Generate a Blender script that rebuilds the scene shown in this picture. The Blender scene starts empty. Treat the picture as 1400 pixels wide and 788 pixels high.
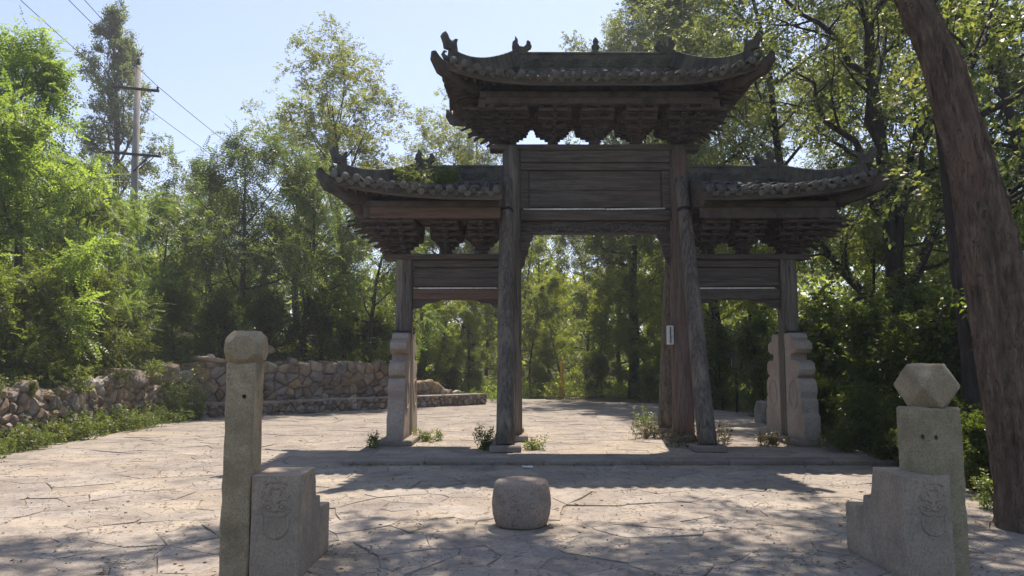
import bpy, bmesh, math, random
import numpy as np
from mathutils import Vector, Matrix, noise as mnoise

R = math.radians
scene = bpy.context.scene
C = scene.collection

# ------------------------------------------------------------------ camera, sky, sun, exposure
cam = bpy.data.cameras.new('camera')
cam.sensor_width = 36.0
cam.lens = 36.0 * 1010 / 1400
cam.clip_start = 0.05
cam.clip_end = 3000
cam_o = bpy.data.objects.new('camera', cam)
cam_o.location = (0, 0, 1.5)
cam_o.rotation_euler = (R(90 + 5.88), 0, 0)
C.objects.link(cam_o)
scene.camera = cam_o

SUN_EL, SUN_AZ = 61.0, 13.0            # azimuth measured from +Y towards +X
world = bpy.data.worlds.new('World')
scene.world = world
world.use_nodes = True
wn = world.node_tree.nodes
sky = wn.new('ShaderNodeTexSky')
sky.sky_type = 'NISHITA'
sky.sun_disc = False
sky.sun_elevation = R(SUN_EL)
sky.sun_rotation = R(SUN_AZ)
sky.air_density = 1.0
sky.dust_density = 0.8
sky.ozone_density = 3.5
world.node_tree.links.new(sky.outputs[0], wn['Background'].inputs[0])
wn['Background'].inputs[1].default_value = 0.112

sun = bpy.data.lights.new('sun', 'SUN')
sun.energy = 4.8
sun.angle = R(0.53)
sun.color = (1.0, 0.94, 0.84)
sun_o = bpy.data.objects.new('sun', sun)
sd = Vector((math.cos(R(SUN_EL)) * math.sin(R(SUN_AZ)), math.cos(R(SUN_EL)) * math.cos(R(SUN_AZ)), math.sin(R(SUN_EL))))
sun_o.rotation_euler = sd.to_track_quat('Z', 'Y').to_euler()
sun_o.location = sd * 60
C.objects.link(sun_o)

scene.view_settings.view_transform = 'Standard'
scene.view_settings.look = 'None'
scene.view_settings.gamma = 1.0
scene.view_settings.exposure = 0.90
scene.view_settings.use_curve_mapping = False
scene.view_settings.use_white_balance = True
scene.view_settings.white_balance_temperature = 6950
scene.view_settings.white_balance_tint = 17
try:
    scene.cycles.max_bounces = 6
    scene.cycles.diffuse_bounces = 4
    scene.cycles.transmission_bounces = 4
    scene.cycles.use_denoising = True
except Exception:
    pass

# ------------------------------------------------------------------ material helpers
def new_mat(name):
    m = bpy.data.materials.new(name)
    m.use_nodes = True
    nt = m.node_tree
    b = nt.nodes['Principled BSDF']
    return m, nt, b

def nd(nt, kind, **kw):
    n = nt.nodes.new(kind)
    for k, v in kw.items():
        if k.startswith('i_'):
            n.inputs[k[2:].replace('_', ' ')].default_value = v
        else:
            setattr(n, k, v)
    return n

def ramp(nt, stops):
    r = nt.nodes.new('ShaderNodeValToRGB')
    el = r.color_ramp.elements
    while len(el) < len(stops):
        el.new(0.5)
    for e, (p, c) in zip(el, stops):
        e.position = p
        e.color = (*c, 1) if len(c) == 3 else c
    return r

def mixc(nt, fac, a, b, mode='MIX'):
    m = nt.nodes.new('ShaderNodeMix')
    m.data_type = 'RGBA'
    m.blend_type = mode
    L = nt.links.new
    for sock, v in ((m.inputs[0], fac), (m.inputs[6], a), (m.inputs[7], b)):
        if isinstance(v, (int, float)):
            sock.default_value = v
        elif isinstance(v, tuple):
            sock.default_value = (*v, 1) if len(v) == 3 else v
        else:
            L(v, sock)
    return m.outputs[2]

def surf_mat(name, cols, scale=3.0, fine=40.0, bump=0.3, bump_dist=0.01, rough=0.85, stretch=(1, 1, 1),
             speck=None, speck_scale=60.0, stain=None, stain_scale=0.8, stain_lim=(0.5, 0.7), obj_var=0.0,
             crack=0.0, crack_scale=2.0, coords='Object', spec=0.25):
    """weathered solid surface: broad tone patches, fine grain, specks, stains, relief"""
    m, nt, b = new_mat(name)
    L = nt.links.new
    tc = nd(nt, 'ShaderNodeTexCoord')
    mp = nd(nt, 'ShaderNodeMapping')
    mp.inputs['Scale'].default_value = stretch
    if coords == 'World':
        g = nd(nt, 'ShaderNodeNewGeometry')
        L(g.outputs['Position'], mp.inputs['Vector'])
    else:
        oi0 = nd(nt, 'ShaderNodeObjectInfo')
        ad = nd(nt, 'ShaderNodeVectorMath', operation='ADD')
        sc_ = nd(nt, 'ShaderNodeVectorMath', operation='SCALE')
        cv = nd(nt, 'ShaderNodeCombineXYZ')
        for k in range(3):
            L(oi0.outputs['Random'], cv.inputs[k])
        L(cv.outputs[0], sc_.inputs[0])
        sc_.inputs['Scale'].default_value = 37.0 if obj_var else 0.0
        L(tc.outputs['Object'], ad.inputs[0])
        L(sc_.outputs[0], ad.inputs[1])
        L(ad.outputs[0], mp.inputs['Vector'])
    n1 = nd(nt, 'ShaderNodeTexNoise', i_Scale=scale, i_Detail=6.0, i_Roughness=0.6)
    n2 = nd(nt, 'ShaderNodeTexNoise', i_Scale=fine, i_Detail=4.0, i_Roughness=0.65)
    L(mp.outputs[0], n1.inputs['Vector'])
    L(mp.outputs[0], n2.inputs['Vector'])
    k = len(cols)
    rp = ramp(nt, [(0.32 + 0.36 * i / max(1, k - 1), c) for i, c in enumerate(cols)])
    L(n1.outputs['Fac'], rp.inputs[0])
    col = rp.outputs[0]
    gr = ramp(nt, [(0.3, (0.62, 0.62, 0.62)), (0.7, (1.25, 1.25, 1.25))])
    L(n2.outputs['Fac'], gr.inputs[0])
    col = mixc(nt, 0.75, col, gr.outputs[0], 'MULTIPLY')
    hs = [(n2.outputs['Fac'], 0.5), (n1.outputs['Fac'], 1.0)]
    if speck is not None:
        v = nd(nt, 'ShaderNodeTexNoise', i_Scale=speck_scale, i_Detail=2.0)
        L(mp.outputs[0], v.inputs['Vector'])
        r2 = ramp(nt, [(0.60, (0, 0, 0)), (0.68, (1, 1, 1))])
        L(v.outputs['Fac'], r2.inputs[0])
        col = mixc(nt, r2.outputs[0], col, speck)
    if stain is not None:
        v = nd(nt, 'ShaderNodeTexNoise', i_Scale=stain_scale, i_Detail=7.0, i_Roughness=0.7)
        L(mp.outputs[0], v.inputs['Vector'])
        r3 = ramp(nt, [(stain_lim[0], (0, 0, 0)), (stain_lim[1], (1, 1, 1))])
        L(v.outputs['Fac'], r3.inputs[0])
        col = mixc(nt, r3.outputs[0], col, stain)
    if crack:
        v = nd(nt, 'ShaderNodeTexVoronoi', feature='DISTANCE_TO_EDGE', i_Scale=crack_scale)
        dn = nd(nt, 'ShaderNodeTexNoise', i_Scale=crack_scale * 1.5, i_Detail=5.0)
        L(mp.outputs[0], dn.inputs['Vector'])
        va = nd(nt, 'ShaderNodeVectorMath', operation='ADD')
        vs = nd(nt, 'ShaderNodeVectorMath', operation='SCALE')
        vs.inputs['Scale'].default_value = 0.6
        L(dn.outputs['Color'], vs.inputs[0])
        L(mp.outputs[0], va.inputs[0])
        L(vs.outputs[0], va.inputs[1])
        L(va.outputs[0], v.inputs['Vector'])
        r4 = ramp(nt, [(0.0, (1, 1, 1)), (0.022, (0, 0, 0))])
        L(v.outputs['Distance'], r4.inputs[0])
        mm = nd(nt, 'ShaderNodeMath', operation='MULTIPLY')
        L(r4.outputs[0], mm.inputs[0])
        r5 = ramp(nt, [(0.48, (0, 0, 0)), (0.58, (1, 1, 1))])
        L(n1.outputs['Fac'], r5.inputs[0])
        L(r5.outputs[0], mm.inputs[1])
        m2 = nd(nt, 'ShaderNodeMath', operation='MULTIPLY')
        L(mm.outputs[0], m2.inputs[0])
        m2.inputs[1].default_value = crack
        dark = mixc(nt, 1.0, col, (0.35, 0.32, 0.30), 'MULTIPLY')
        col = mixc(nt, m2.outputs[0], col, dark)
        inv = nd(nt, 'ShaderNodeMath', operation='MULTIPLY')
        L(m2.outputs[0], inv.inputs[0])
        inv.inputs[1].default_value = -1.0
        hs.append((inv.outputs[0], 1.5))
    if obj_var:
        oi = nd(nt, 'ShaderNodeObjectInfo')
        mr = nd(nt, 'ShaderNodeMapRange')
        mr.inputs['To Min'].default_value = 1 - obj_var
        mr.inputs['To Max'].default_value = 1 + obj_var
        L(oi.outputs['Random'], mr.inputs[0])
        hv = nd(nt, 'ShaderNodeHueSaturation')
        L(mr.outputs[0], hv.inputs['Value'])
        m3 = nd(nt, 'ShaderNodeMath', operation='MULTIPLY_ADD')
        L(oi.outputs['Random'], m3.inputs[0])
        m3.inputs[1].default_value = 7.31
        m3.inputs[2].default_value = 0.0
        fr = nd(nt, 'ShaderNodeMath', operation='FRACT')
        L(m3.outputs[0], fr.inputs[0])
        ms = nd(nt, 'ShaderNodeMapRange')
        ms.inputs['To Min'].default_value = 1 - obj_var * 1.6
        ms.inputs['To Max'].default_value = 1 + obj_var * 1.6
        L(fr.outputs[0], ms.inputs[0])
        L(ms.outputs[0], hv.inputs['Saturation'])
        L(col, hv.inputs['Color'])
        col = hv.outputs[0]
    L(col, b.inputs['Base Color'])
    b.inputs['Roughness'].default_value = rough
    b.inputs['Specular IOR Level'].default_value = spec
    acc = None
    for s, w in hs:
        mu = nd(nt, 'ShaderNodeMath', operation='MULTIPLY_ADD')
        L(s, mu.inputs[0])
        mu.inputs[1].default_value = w
        if acc is None:
            mu.inputs[2].default_value = 0
        else:
            L(acc, mu.inputs[2])
        acc = mu.outputs[0]
    bp = nd(nt, 'ShaderNodeBump')
    bp.inputs['Strength'].default_value = bump
    bp.inputs['Distance'].default_value = bump_dist
    L(acc, bp.inputs['Height'])
    L(bp.outputs[0], b.inputs['Normal'])
    return m

def leaf_mat(name, c1, c2, c3, trans, tw=0.42, rough=0.45):
    m, nt, b = new_mat(name)
    L = nt.links.new
    g = nd(nt, 'ShaderNodeNewGeometry')
    oi = nd(nt, 'ShaderNodeObjectInfo')
    rp = ramp(nt, [(0.0, c1), (0.5, c2), (1.0, c3)])
    n = nd(nt, 'ShaderNodeTexNoise', i_Scale=0.55, i_Detail=2.0)
    L(g.outputs['Position'], n.inputs['Vector'])
    a = nd(nt, 'ShaderNodeMath', operation='MULTIPLY_ADD')
    L(g.outputs['Random Per Island'], a.inputs[0])
    a.inputs[1].default_value = 0.6
    a2 = nd(nt, 'ShaderNodeMath', operation='MULTIPLY_ADD')
    L(n.outputs['Fac'], a2.inputs[0])
    a2.inputs[1].default_value = 0.9
    a2.inputs[2].default_value = -0.3
    L(a2.outputs[0], a.inputs[2])
    L(a.outputs[0], rp.inputs[0])
    mr = nd(nt, 'ShaderNodeMapRange')
    mr.inputs['To Min'].default_value = 0.8
    mr.inputs['To Max'].default_value = 1.2
    L(oi.outputs['Random'], mr.inputs[0])
    hv = nd(nt, 'ShaderNodeHueSaturation')
    L(mr.outputs[0], hv.inputs['Value'])
    L(rp.outputs[0], hv.inputs['Color'])
    L(hv.outputs[0], b.inputs['Base Color'])
    b.inputs['Roughness'].default_value = rough
    b.inputs['Specular IOR Level'].default_value = 0.4
    t = nd(nt, 'ShaderNodeBsdfTranslucent')
    tcol = mixc(nt, 1.0, hv.outputs[0], trans, 'MULTIPLY')
    L(tcol, t.inputs['Color'])
    mx = nd(nt, 'ShaderNodeMixShader')
    mx.inputs[0].default_value = tw
    L(b.outputs[0], mx.inputs[1])
    L(t.outputs[0], mx.inputs[2])
    L(mx.outputs[0], nt.nodes['Material Output'].inputs['Surface'])
    return m

def plain_mat(name, col, rough=0.6, metal=0.0, spec=0.3):
    m, nt, b = new_mat(name)
    L = nt.links.new
    tc = nd(nt, 'ShaderNodeTexCoord')
    n = nd(nt, 'ShaderNodeTexNoise', i_Scale=18.0, i_Detail=5.0)
    L(tc.outputs['Object'], n.inputs['Vector'])
    rp = ramp(nt, [(0.3, tuple(c * 0.75 for c in col)), (0.7, tuple(min(1, c * 1.15) for c in col))])
    L(n.outputs['Fac'], rp.inputs[0])
    L(rp.outputs[0], b.inputs['Base Color'])
    b.inputs['Roughness'].default_value = rough
    b.inputs['Metallic'].default_value = metal
    b.inputs['Specular IOR Level'].default_value = spec
    return m

M = {}
M['ground'] = surf_mat('forest_soil', [(0.055, 0.055, 0.025), (0.10, 0.085, 0.045), (0.13, 0.11, 0.06)], 0.5, 14, 0.6, 0.04, 0.95,
                       speck=(0.16, 0.12, 0.07), speck_scale=22, stain=(0.06, 0.085, 0.03), stain_scale=0.25, coords='World')
M['bed'] = surf_mat('joint_dirt', [(0.19, 0.16, 0.125), (0.28, 0.24, 0.185)], 2.0, 40, 0.5, 0.01, 0.95, coords='World')
M['flag'] = surf_mat('flagstone', [(0.19, 0.168, 0.145), (0.26, 0.23, 0.195), (0.315, 0.28, 0.235)], 1.8, 26, 1.0, 0.03, 0.88,
                     speck=(0.16, 0.14, 0.12), speck_scale=20, stain=(0.35, 0.305, 0.24), stain_scale=0.9, stain_lim=(0.42, 0.68),
                     crack=0.45, crack_scale=3.4, obj_var=0.10, coords='World')
M['kerb'] = surf_mat('platform_stone', [(0.17, 0.145, 0.12), (0.25, 0.215, 0.175)], 1.6, 45, 0.5, 0.01, 0.9,
                     speck=(0.13, 0.125, 0.12), speck_scale=40, stain=(0.30, 0.26, 0.205), stain_scale=1.2, obj_var=0.10)
M['post'] = surf_mat('limestone_post', [(0.21, 0.165, 0.105), (0.34, 0.27, 0.175), (0.43, 0.355, 0.245)], 4.0, 75, 0.7, 0.007, 0.92,
                     speck=(0.16, 0.145, 0.11), speck_scale=85, stain=(0.23, 0.19, 0.115), stain_scale=3.0, stain_lim=(0.48, 0.7))
M['post2'] = surf_mat('mossy_limestone', [(0.22, 0.18, 0.11), (0.305, 0.255, 0.165), (0.36, 0.30, 0.205)], 4.0, 75, 0.8, 0.008, 0.92,
                      speck=(0.14, 0.14, 0.10), speck_scale=85, stain=(0.175, 0.16, 0.09), stain_scale=3.0, stain_lim=(0.48, 0.7))
M['block'] = surf_mat('carved_block_stone', [(0.26, 0.21, 0.16), (0.335, 0.27, 0.205), (0.37, 0.305, 0.235)], 5.0, 55, 0.4, 0.005, 0.9,
                      speck=(0.20, 0.18, 0.155), speck_scale=60, stain=(0.20, 0.18, 0.15), stain_scale=3.0, stretch=(1, 1, 0.75), stain_lim=(0.48, 0.7))
M['drum'] = surf_mat('drum_granite', [(0.20, 0.165, 0.135), (0.29, 0.235, 0.19), (0.34, 0.255, 0.205)], 5.0, 60, 0.9, 0.012, 0.9,
                     speck=(0.10, 0.095, 0.09), speck_scale=48, stain=(0.17, 0.175, 0.15), stain_scale=4.0)
M['rubble'] = surf_mat('rubble_stone', [(0.13, 0.105, 0.085), (0.215, 0.17, 0.13), (0.29, 0.235, 0.175)], 2.0, 24, 0.9, 0.02, 0.92,
                       speck=(0.17, 0.145, 0.125), speck_scale=18, stain=(0.33, 0.28, 0.215), stain_scale=2.2, stain_lim=(0.52, 0.72), obj_var=0.34)
M['mortar'] = surf_mat('wall_core', [(0.12, 0.10, 0.08), (0.20, 0.17, 0.13)], 3.0, 30, 0.6, 0.02, 0.95)
M['clamp'] = surf_mat('clamp_stone', [(0.28, 0.235, 0.19), (0.36, 0.305, 0.25), (0.40, 0.335, 0.275)], 3.0, 50, 0.5, 0.008, 0.9,
                      speck=(0.18, 0.165, 0.15), speck_scale=45, stain=(0.30, 0.215, 0.18), stain_scale=2.0)
WOODC = [(0.052, 0.043, 0.037), (0.10, 0.084, 0.071), (0.15, 0.129, 0.109)]
M['wood_v'] = surf_mat('weathered_timber_upright', [(0.062, 0.052, 0.044), (0.12, 0.102, 0.085), (0.18, 0.155, 0.13)], 5.0, 26, 0.8, 0.012, 0.9, stretch=(5, 5, 0.35),
                       speck=(0.055, 0.043, 0.035), speck_scale=7, stain=(0.235, 0.195, 0.155), stain_scale=0.9, stain_lim=(0.5, 0.66))
M['wood_red'] = surf_mat('red_stained_column', [(0.085, 0.06, 0.05), (0.135, 0.098, 0.082), (0.175, 0.138, 0.117)], 5.0, 26, 0.8, 0.012, 0.9,
                         stretch=(5, 5, 0.35), speck=(0.075, 0.055, 0.045), speck_scale=9, stain=(0.205, 0.10, 0.075), stain_scale=1.0)
M['wood_h'] = surf_mat('weathered_timber_beam', WOODC, 5.0, 26, 0.8, 0.012, 0.9, stretch=(0.35, 5, 5),
                       speck=(0.07, 0.055, 0.045), speck_scale=9, stain=(0.115, 0.083, 0.066), stain_scale=1.0, stain_lim=(0.5, 0.75))
M['wood_orange'] = surf_mat('faded_red_frieze', [(0.085, 0.062, 0.049), (0.155, 0.095, 0.066), (0.14, 0.105, 0.082)], 3.0, 26, 0.6, 0.01, 0.9, stretch=(0.35, 4, 4),
                            speck=(0.08, 0.06, 0.05), speck_scale=7)
M['wood_dark'] = surf_mat('bracket_timber', [(0.045, 0.038, 0.034), (0.085, 0.071, 0.062), (0.125, 0.098, 0.082)], 4.0, 30, 0.6, 0.01, 0.9,
                          stain=(0.095, 0.068, 0.056), stain_scale=2.0, obj_var=0.15)
M['tile'] = surf_mat('grey_clay_tile', [(0.06, 0.058, 0.055), (0.115, 0.11, 0.10), (0.17, 0.158, 0.138)], 6.0, 45, 0.6, 0.008, 0.85,
                     speck=(0.19, 0.178, 0.14), speck_scale=26, obj_var=0.3)
M['ridge'] = surf_mat('ridge_clay', [(0.05, 0.05, 0.048), (0.095, 0.092, 0.085), (0.15, 0.14, 0.12)], 3.0, 30, 0.7, 0.012, 0.9,
                      stain=(0.10, 0.105, 0.07), stain_scale=1.5)
M['bark'] = surf_mat('grey_brown_bark', [(0.045, 0.036, 0.03), (0.095, 0.075, 0.06), (0.13, 0.105, 0.085)], 3.5, 16, 1.0, 0.03, 0.95, stretch=(3, 3, 0.6))
M['bark_dark'] = surf_mat('dark_bark', [(0.022, 0.019, 0.017), (0.05, 0.042, 0.036), (0.07, 0.058, 0.05)], 3.5, 16, 1.0, 0.03, 0.95, stretch=(3, 3, 0.6))
M['bark_big'] = surf_mat('furrowed_reddish_bark', [(0.085, 0.062, 0.044), (0.20, 0.138, 0.10), (0.30, 0.212, 0.155)], 5.0, 30, 1.0, 0.07, 0.95,
                         stretch=(3.5, 3.5, 0.7), crack=0.85, crack_scale=3.5, stain=(0.23, 0.145, 0.105), stain_scale=0.5)
M['concrete'] = surf_mat('pole_concrete', [(0.22, 0.205, 0.18), (0.30, 0.28, 0.25)], 2.0, 30, 0.3, 0.01, 0.9)
M['iron'] = plain_mat('dark_iron', (0.03, 0.03, 0.035), 0.55, 0.6)
M['white'] = plain_mat('chalky_white', (0.62, 0.60, 0.57), 0.6)
M['led'] = plain_mat('pale_plastic_tube', (0.72, 0.70, 0.68), 0.35)
M['yellow'] = plain_mat('yellow_paint', (0.62, 0.33, 0.04), 0.6)
M['dark'] = plain_mat('dark_slab', (0.07, 0.068, 0.07), 0.7)
M['glass'] = plain_mat('lantern_glass', (0.25, 0.25, 0.23), 0.2)
M['litter'] = plain_mat('dry_leaf', (0.22, 0.14, 0.07), 0.8)

YEL = (2.6, 2.5, 0.9)
M['lf_bright'] = leaf_mat('bright_locust_leaf', (0.068, 0.105, 0.036), (0.115, 0.17, 0.052), (0.165, 0.22, 0.07), (2.7, 2.7, 1.1), 0.56)
M['lf_teal'] = leaf_mat('dark_pinnate_leaf', (0.045, 0.076, 0.034), (0.076, 0.115, 0.048), (0.125, 0.16, 0.056), (2.7, 2.6, 1.0), 0.5)
M['lf_elm'] = leaf_mat('light_elm_leaf', (0.07, 0.10, 0.026), (0.115, 0.15, 0.036), (0.17, 0.195, 0.05), (2.6, 2.3, 0.9), 0.52)
M['lf_poplar'] = leaf_mat('poplar_leaf', (0.085, 0.12, 0.065), (0.125, 0.16, 0.08), (0.18, 0.175, 0.09), (2.4, 2.4, 1.3), 0.5, 0.4)
M['lf_wood'] = leaf_mat('woodland_leaf', (0.065, 0.095, 0.028), (0.115, 0.16, 0.04), (0.185, 0.215, 0.055), (2.9, 2.6, 0.9), 0.58)
M['lf_shade'] = leaf_mat('understory_leaf', (0.04, 0.065, 0.024), (0.07, 0.105, 0.032), (0.12, 0.15, 0.042), (2.8, 2.6, 0.9), 0.5, 0.3)
M['lf_right'] = leaf_mat('tall_tree_leaf', (0.072, 0.10, 0.046), (0.112, 0.147, 0.062), (0.168, 0.182, 0.08), (2.4, 2.3, 1.1), 0.5)
M['lf_weed'] = leaf_mat('weed_leaf', (0.06, 0.095, 0.025), (0.11, 0.155, 0.04), (0.19, 0.20, 0.06), (2.1, 2.0, 0.8), 0.42)
M['lf_dry'] = leaf_mat('dry_weed', (0.09, 0.085, 0.045), (0.15, 0.13, 0.07), (0.21, 0.18, 0.10), (1.6, 1.5, 0.9), 0.3)

# ------------------------------------------------------------------ object helpers
def tag(o, label, cat, group=None):
    o['label'] = label
    o['category'] = cat
    if group:
        o['group'] = group
    return o

def put(name, me, mat, parent=None, loc=None, mtx=None, kind=None):
    o = bpy.data.objects.new(name, me)
    C.objects.link(o)
    if mat is not None and me is not None and len(me.materials) == 0:
        me.materials.append(M[mat] if isinstance(mat, str) else mat)
    if parent is not None:
        o.parent = parent
    if mtx is not None:
        o.matrix_local = mtx
    elif loc is not None:
        o.location = loc
    if kind:
        o['kind'] = kind
    return o

def thing(name, label, cat, loc=(0, 0, 0), rz=0.0, group=None):
    o = bpy.data.objects.new(name, None)
    C.objects.link(o)
    o.location = loc
    o.rotation_euler = (0, 0, rz)
    o.empty_display_size = 0.2
    return tag(o, label, cat, group)

def smooth(me, on=True):
    me.polygons.foreach_set('use_smooth', [on] * len(me.polygons))
    return me

class MB:
    """collects simple shapes into one mesh"""
    def __init__(s):
        s.v = []
        s.f = []
    def add(s, vs, fs, mtx=None):
        o = len(s.v)
        for p in vs:
            s.v.append(tuple(mtx @ Vector(p)) if mtx is not None else tuple(p))
        for f in fs:
            s.f.append([i + o for i in f])
        return s
    def box(s, c, sz, b=0.01, mtx=None):
        hx, hy, hz = sz[0] / 2, sz[1] / 2, sz[2] / 2
        b = min(b, hx * .45, hy * .45, hz * .45)
        vs = []
        idx = {}
        for sx in (-1, 1):
            for sy in (-1, 1):
                for sz_ in (-1, 1):
                    for ax in range(3):
                        h = [hx, hy, hz]
                        p = [sx * hx, sy * hy, sz_ * hz]
                        for a in range(3):
                            if a != ax:
                                p[a] -= (sx, sy, sz_)[a] * b
                        idx[(sx, sy, sz_, ax)] = len(vs)
                        vs.append((c[0] + p[0], c[1] + p[1], c[2] + p[2]))
        fs = []
        I = lambda sg, ax: idx[(*sg, ax)]
        for ax in range(3):
            o1, o2 = (ax + 1) % 3, (ax + 2) % 3
            for sgn in (-1, 1):
                loop = []
                for (a, bb) in ((-1, -1), (1, -1), (1, 1), (-1, 1)):
                    t = [0, 0, 0]
                    t[ax], t[o1], t[o2] = sgn, a, bb
                    loop.append(I(t, ax))
                fs.append(loop if sgn > 0 else loop[::-1])
        for ax in range(3):      # edges parallel to axis ax
            o1, o2 = (ax + 1) % 3, (ax + 2) % 3
            for a in (-1, 1):
                for bb in (-1, 1):
                    t0 = [0, 0, 0]; t1 = [0, 0, 0]
                    t0[ax], t1[ax] = -1, 1
                    t0[o1] = t1[o1] = a
                    t0[o2] = t1[o2] = bb
                    q = [I(t0, o1), I(t1, o1), I(t1, o2), I(t0, o2)]
                    fs.append(q if a * bb < 0 else q[::-1])
        for sx in (-1, 1):
            for sy in (-1, 1):
                for sz_ in (-1, 1):
                    t = [I((sx, sy, sz_), 0), I((sx, sy, sz_), 1), I((sx, sy, sz_), 2)]
                    fs.append(t if sx * sy * sz_ > 0 else t[::-1])
        return s.add(vs, fs, mtx)
    def beam(s, a, b, w, h, bev=0.008):
        """box from point a to point b, w wide (level), h high"""
        a, b = Vector(a), Vector(b)
        d = b - a
        x = d.normalized()
        y = Vector((0, 0, 1)).cross(x)
        y = y.normalized() if y.length > 1e-4 else Vector((0, 1, 0))
        z = x.cross(y)
        m = Matrix((x, y, z)).transposed().to_4x4()
        m.translation = (a + b) / 2
        return s.box((0, 0, 0), (d.length, w, h), bev, m)
    def tube(s, pts, rad, n=8, caps=True):
        pts = [Vector(p) for p in pts]
        if isinstance(rad, (int, float)):
            rad = [rad] * len(pts)
        vs, fs = [], []
        ref = None
        for i, p in enumerate(pts):
            t = (pts[min(i + 1, len(pts) - 1)] - pts[max(i - 1, 0)]).normalized()
            if ref is None:
                ref = Vector((1, 0, 0)) if abs(t.x) < 0.8 else Vector((0, 1, 0))
            u = (ref - t * ref.dot(t)).normalized()
            ref = u
            w = t.cross(u)
            for k in range(n):
                a = 2 * math.pi * k / n
                vs.append(p + (u * math.cos(a) + w * math.sin(a)) * rad[i])
        for i in range(len(pts) - 1):
            for k in range(n):
                fs.append((i * n + k, i * n + (k + 1) % n, (i + 1) * n + (k + 1) % n, (i + 1) * n + k))
        if caps:
            fs.append(tuple(range(n))[::-1])
            fs.append(tuple(range((len(pts) - 1) * n, len(pts) * n)))
        return s.add(vs, fs)
    def prism(s, poly, axis, lo, hi):
        """extrude 2D polygon (counter-clockwise) along axis between lo and hi"""
        def P(u, v, w):
            return {'x': (w, u, v), 'y': (u, w, v), 'z': (u, v, w)}[axis]
        n = len(poly)
        vs = [P(u, v, lo) for u, v in poly] + [P(u, v, hi) for u, v in poly]
        fs = [tuple(range(n))[::-1], tuple(range(n, 2 * n))]
        for k in range(n):
            fs.append((k, (k + 1) % n, n + (k + 1) % n, n + k))
        if axis == 'y':
            fs = [f[::-1] for f in fs]
        return s.add(vs, fs)
    def ball(s, c, r, seg=8, rings=6):
        vs, fs = [], []
        r = (r, r, r) if isinstance(r, (int, float)) else r
        for i in range(rings + 1):
            th = math.pi * i / rings
            for k in range(seg):
                a = 2 * math.pi * k / seg
                vs.append((c[0] + r[0] * math.sin(th) * math.cos(a), c[1] + r[1] * math.sin(th) * math.sin(a), c[2] + r[2] * math.cos(th)))
        for i in range(rings):
            for k in range(seg):
                fs.append((i * seg + k, (i + 1) * seg + k, (i + 1) * seg + (k + 1) % seg, i * seg + (k + 1) % seg))
        return s.add(vs, fs)
    def lathe(s, prof, n=32, c=(0, 0, 0)):
        vs, fs = [], []
        for r, z in prof:
            for k in range(n):
                a = 2 * math.pi * k / n
                vs.append((c[0] + r * math.cos(a), c[1] + r * math.sin(a), c[2] + z))
        for i in range(len(prof) - 1):
            for k in range(n):
                fs.append((i * n + k, i * n + (k + 1) % n, (i + 1) * n + (k + 1) % n, (i + 1) * n + k))
        fs.append(tuple(range(n))[::-1])
        fs.append(tuple(range((len(prof) - 1) * n, len(prof) * n)))
        return s.add(vs, fs)
    def mesh(s, name='m', sm=False):
        me = bpy.data.meshes.new(name)
        me.from_pydata(s.v, [], s.f)
        me.update()
        if sm:
            smooth(me)
        return me

def np_mesh(name, verts, quads, sm=False):
    """fast mesh from numpy arrays: verts (n,3), faces (m,k)"""
    me = bpy.data.meshes.new(name)
    verts = np.ascontiguousarray(verts, dtype=np.float32)
    quads = np.ascontiguousarray(quads, dtype=np.int32)
    k = quads.shape[1]
    me.vertices.add(len(verts))
    me.vertices.foreach_set('co', verts.ravel())
    me.loops.add(quads.size)
    me.loops.foreach_set('vertex_index', quads.ravel())
    me.polygons.add(len(quads))
    me.polygons.foreach_set('loop_start', np.arange(0, quads.size, k, dtype=np.int32))
    me.polygons.foreach_set('loop_total', np.full(len(quads), k, dtype=np.int32))
    me.update(calc_edges=True)
    if sm:
        smooth(me)
    return me

def rough_up(me, cuts=3, amp=0.006, scale=9.0, bevel=0.012, seed=0.0, sm=True, fine=0.4):
    """wear a hard-edged stone: bevel its edges, subdivide and push it about with noise"""
    bm = bmesh.new()
    bm.from_mesh(me)
    bmesh.ops.remove_doubles(bm, verts=bm.verts, dist=1e-5)
    if bevel:
        es = [e for e in bm.edges if len(e.link_faces) == 2 and e.calc_face_angle(0) > 0.5]
        bmesh.ops.bevel(bm, geom=es, offset=bevel, segments=2, profile=0.6, affect='EDGES')
    bmesh.ops.triangulate(bm, faces=[f for f in bm.faces if len(f.verts) > 4])
    for _ in range(cuts):
        es = [e for e in bm.edges if e.calc_length() > 0.045]
        if es:
            bmesh.ops.subdivide_edges(bm, edges=es, cuts=1, use_grid_fill=True)
    bm.normal_update()
    mv = []
    for v in bm.verts:
        p = v.co * scale + Vector((seed, seed * 1.7, 0))
        d = mnoise.noise(p) * amp + mnoise.noise(p * 3.1) * amp * fine
        mv.append(v.normal * d)
    for v, d in zip(bm.verts, mv):
        v.co += d
    bm.to_mesh(me)
    bm.free()
    if sm:
        smooth(me)
        me.set_sharp_from_angle(angle=R(34))
    return me

# ------------------------------------------------------------------ irregular stones (voronoi cells)
def clip_half(poly, px, py, nx, ny):
    out = []
    n = len(poly)
    for i in range(n):
        a, b = poly[i], poly[(i + 1) % n]
        da = (a[0] - px) * nx + (a[1] - py) * ny
        db = (b[0] - px) * nx + (b[1] - py) * ny
        if da <= 0:
            out.append(a)
        if (da < 0 < db) or (db < 0 < da):
            t = da / (da - db)
            out.append((a[0] + (b[0] - a[0]) * t, a[1] + (b[1] - a[1]) * t))
    return out

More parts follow.
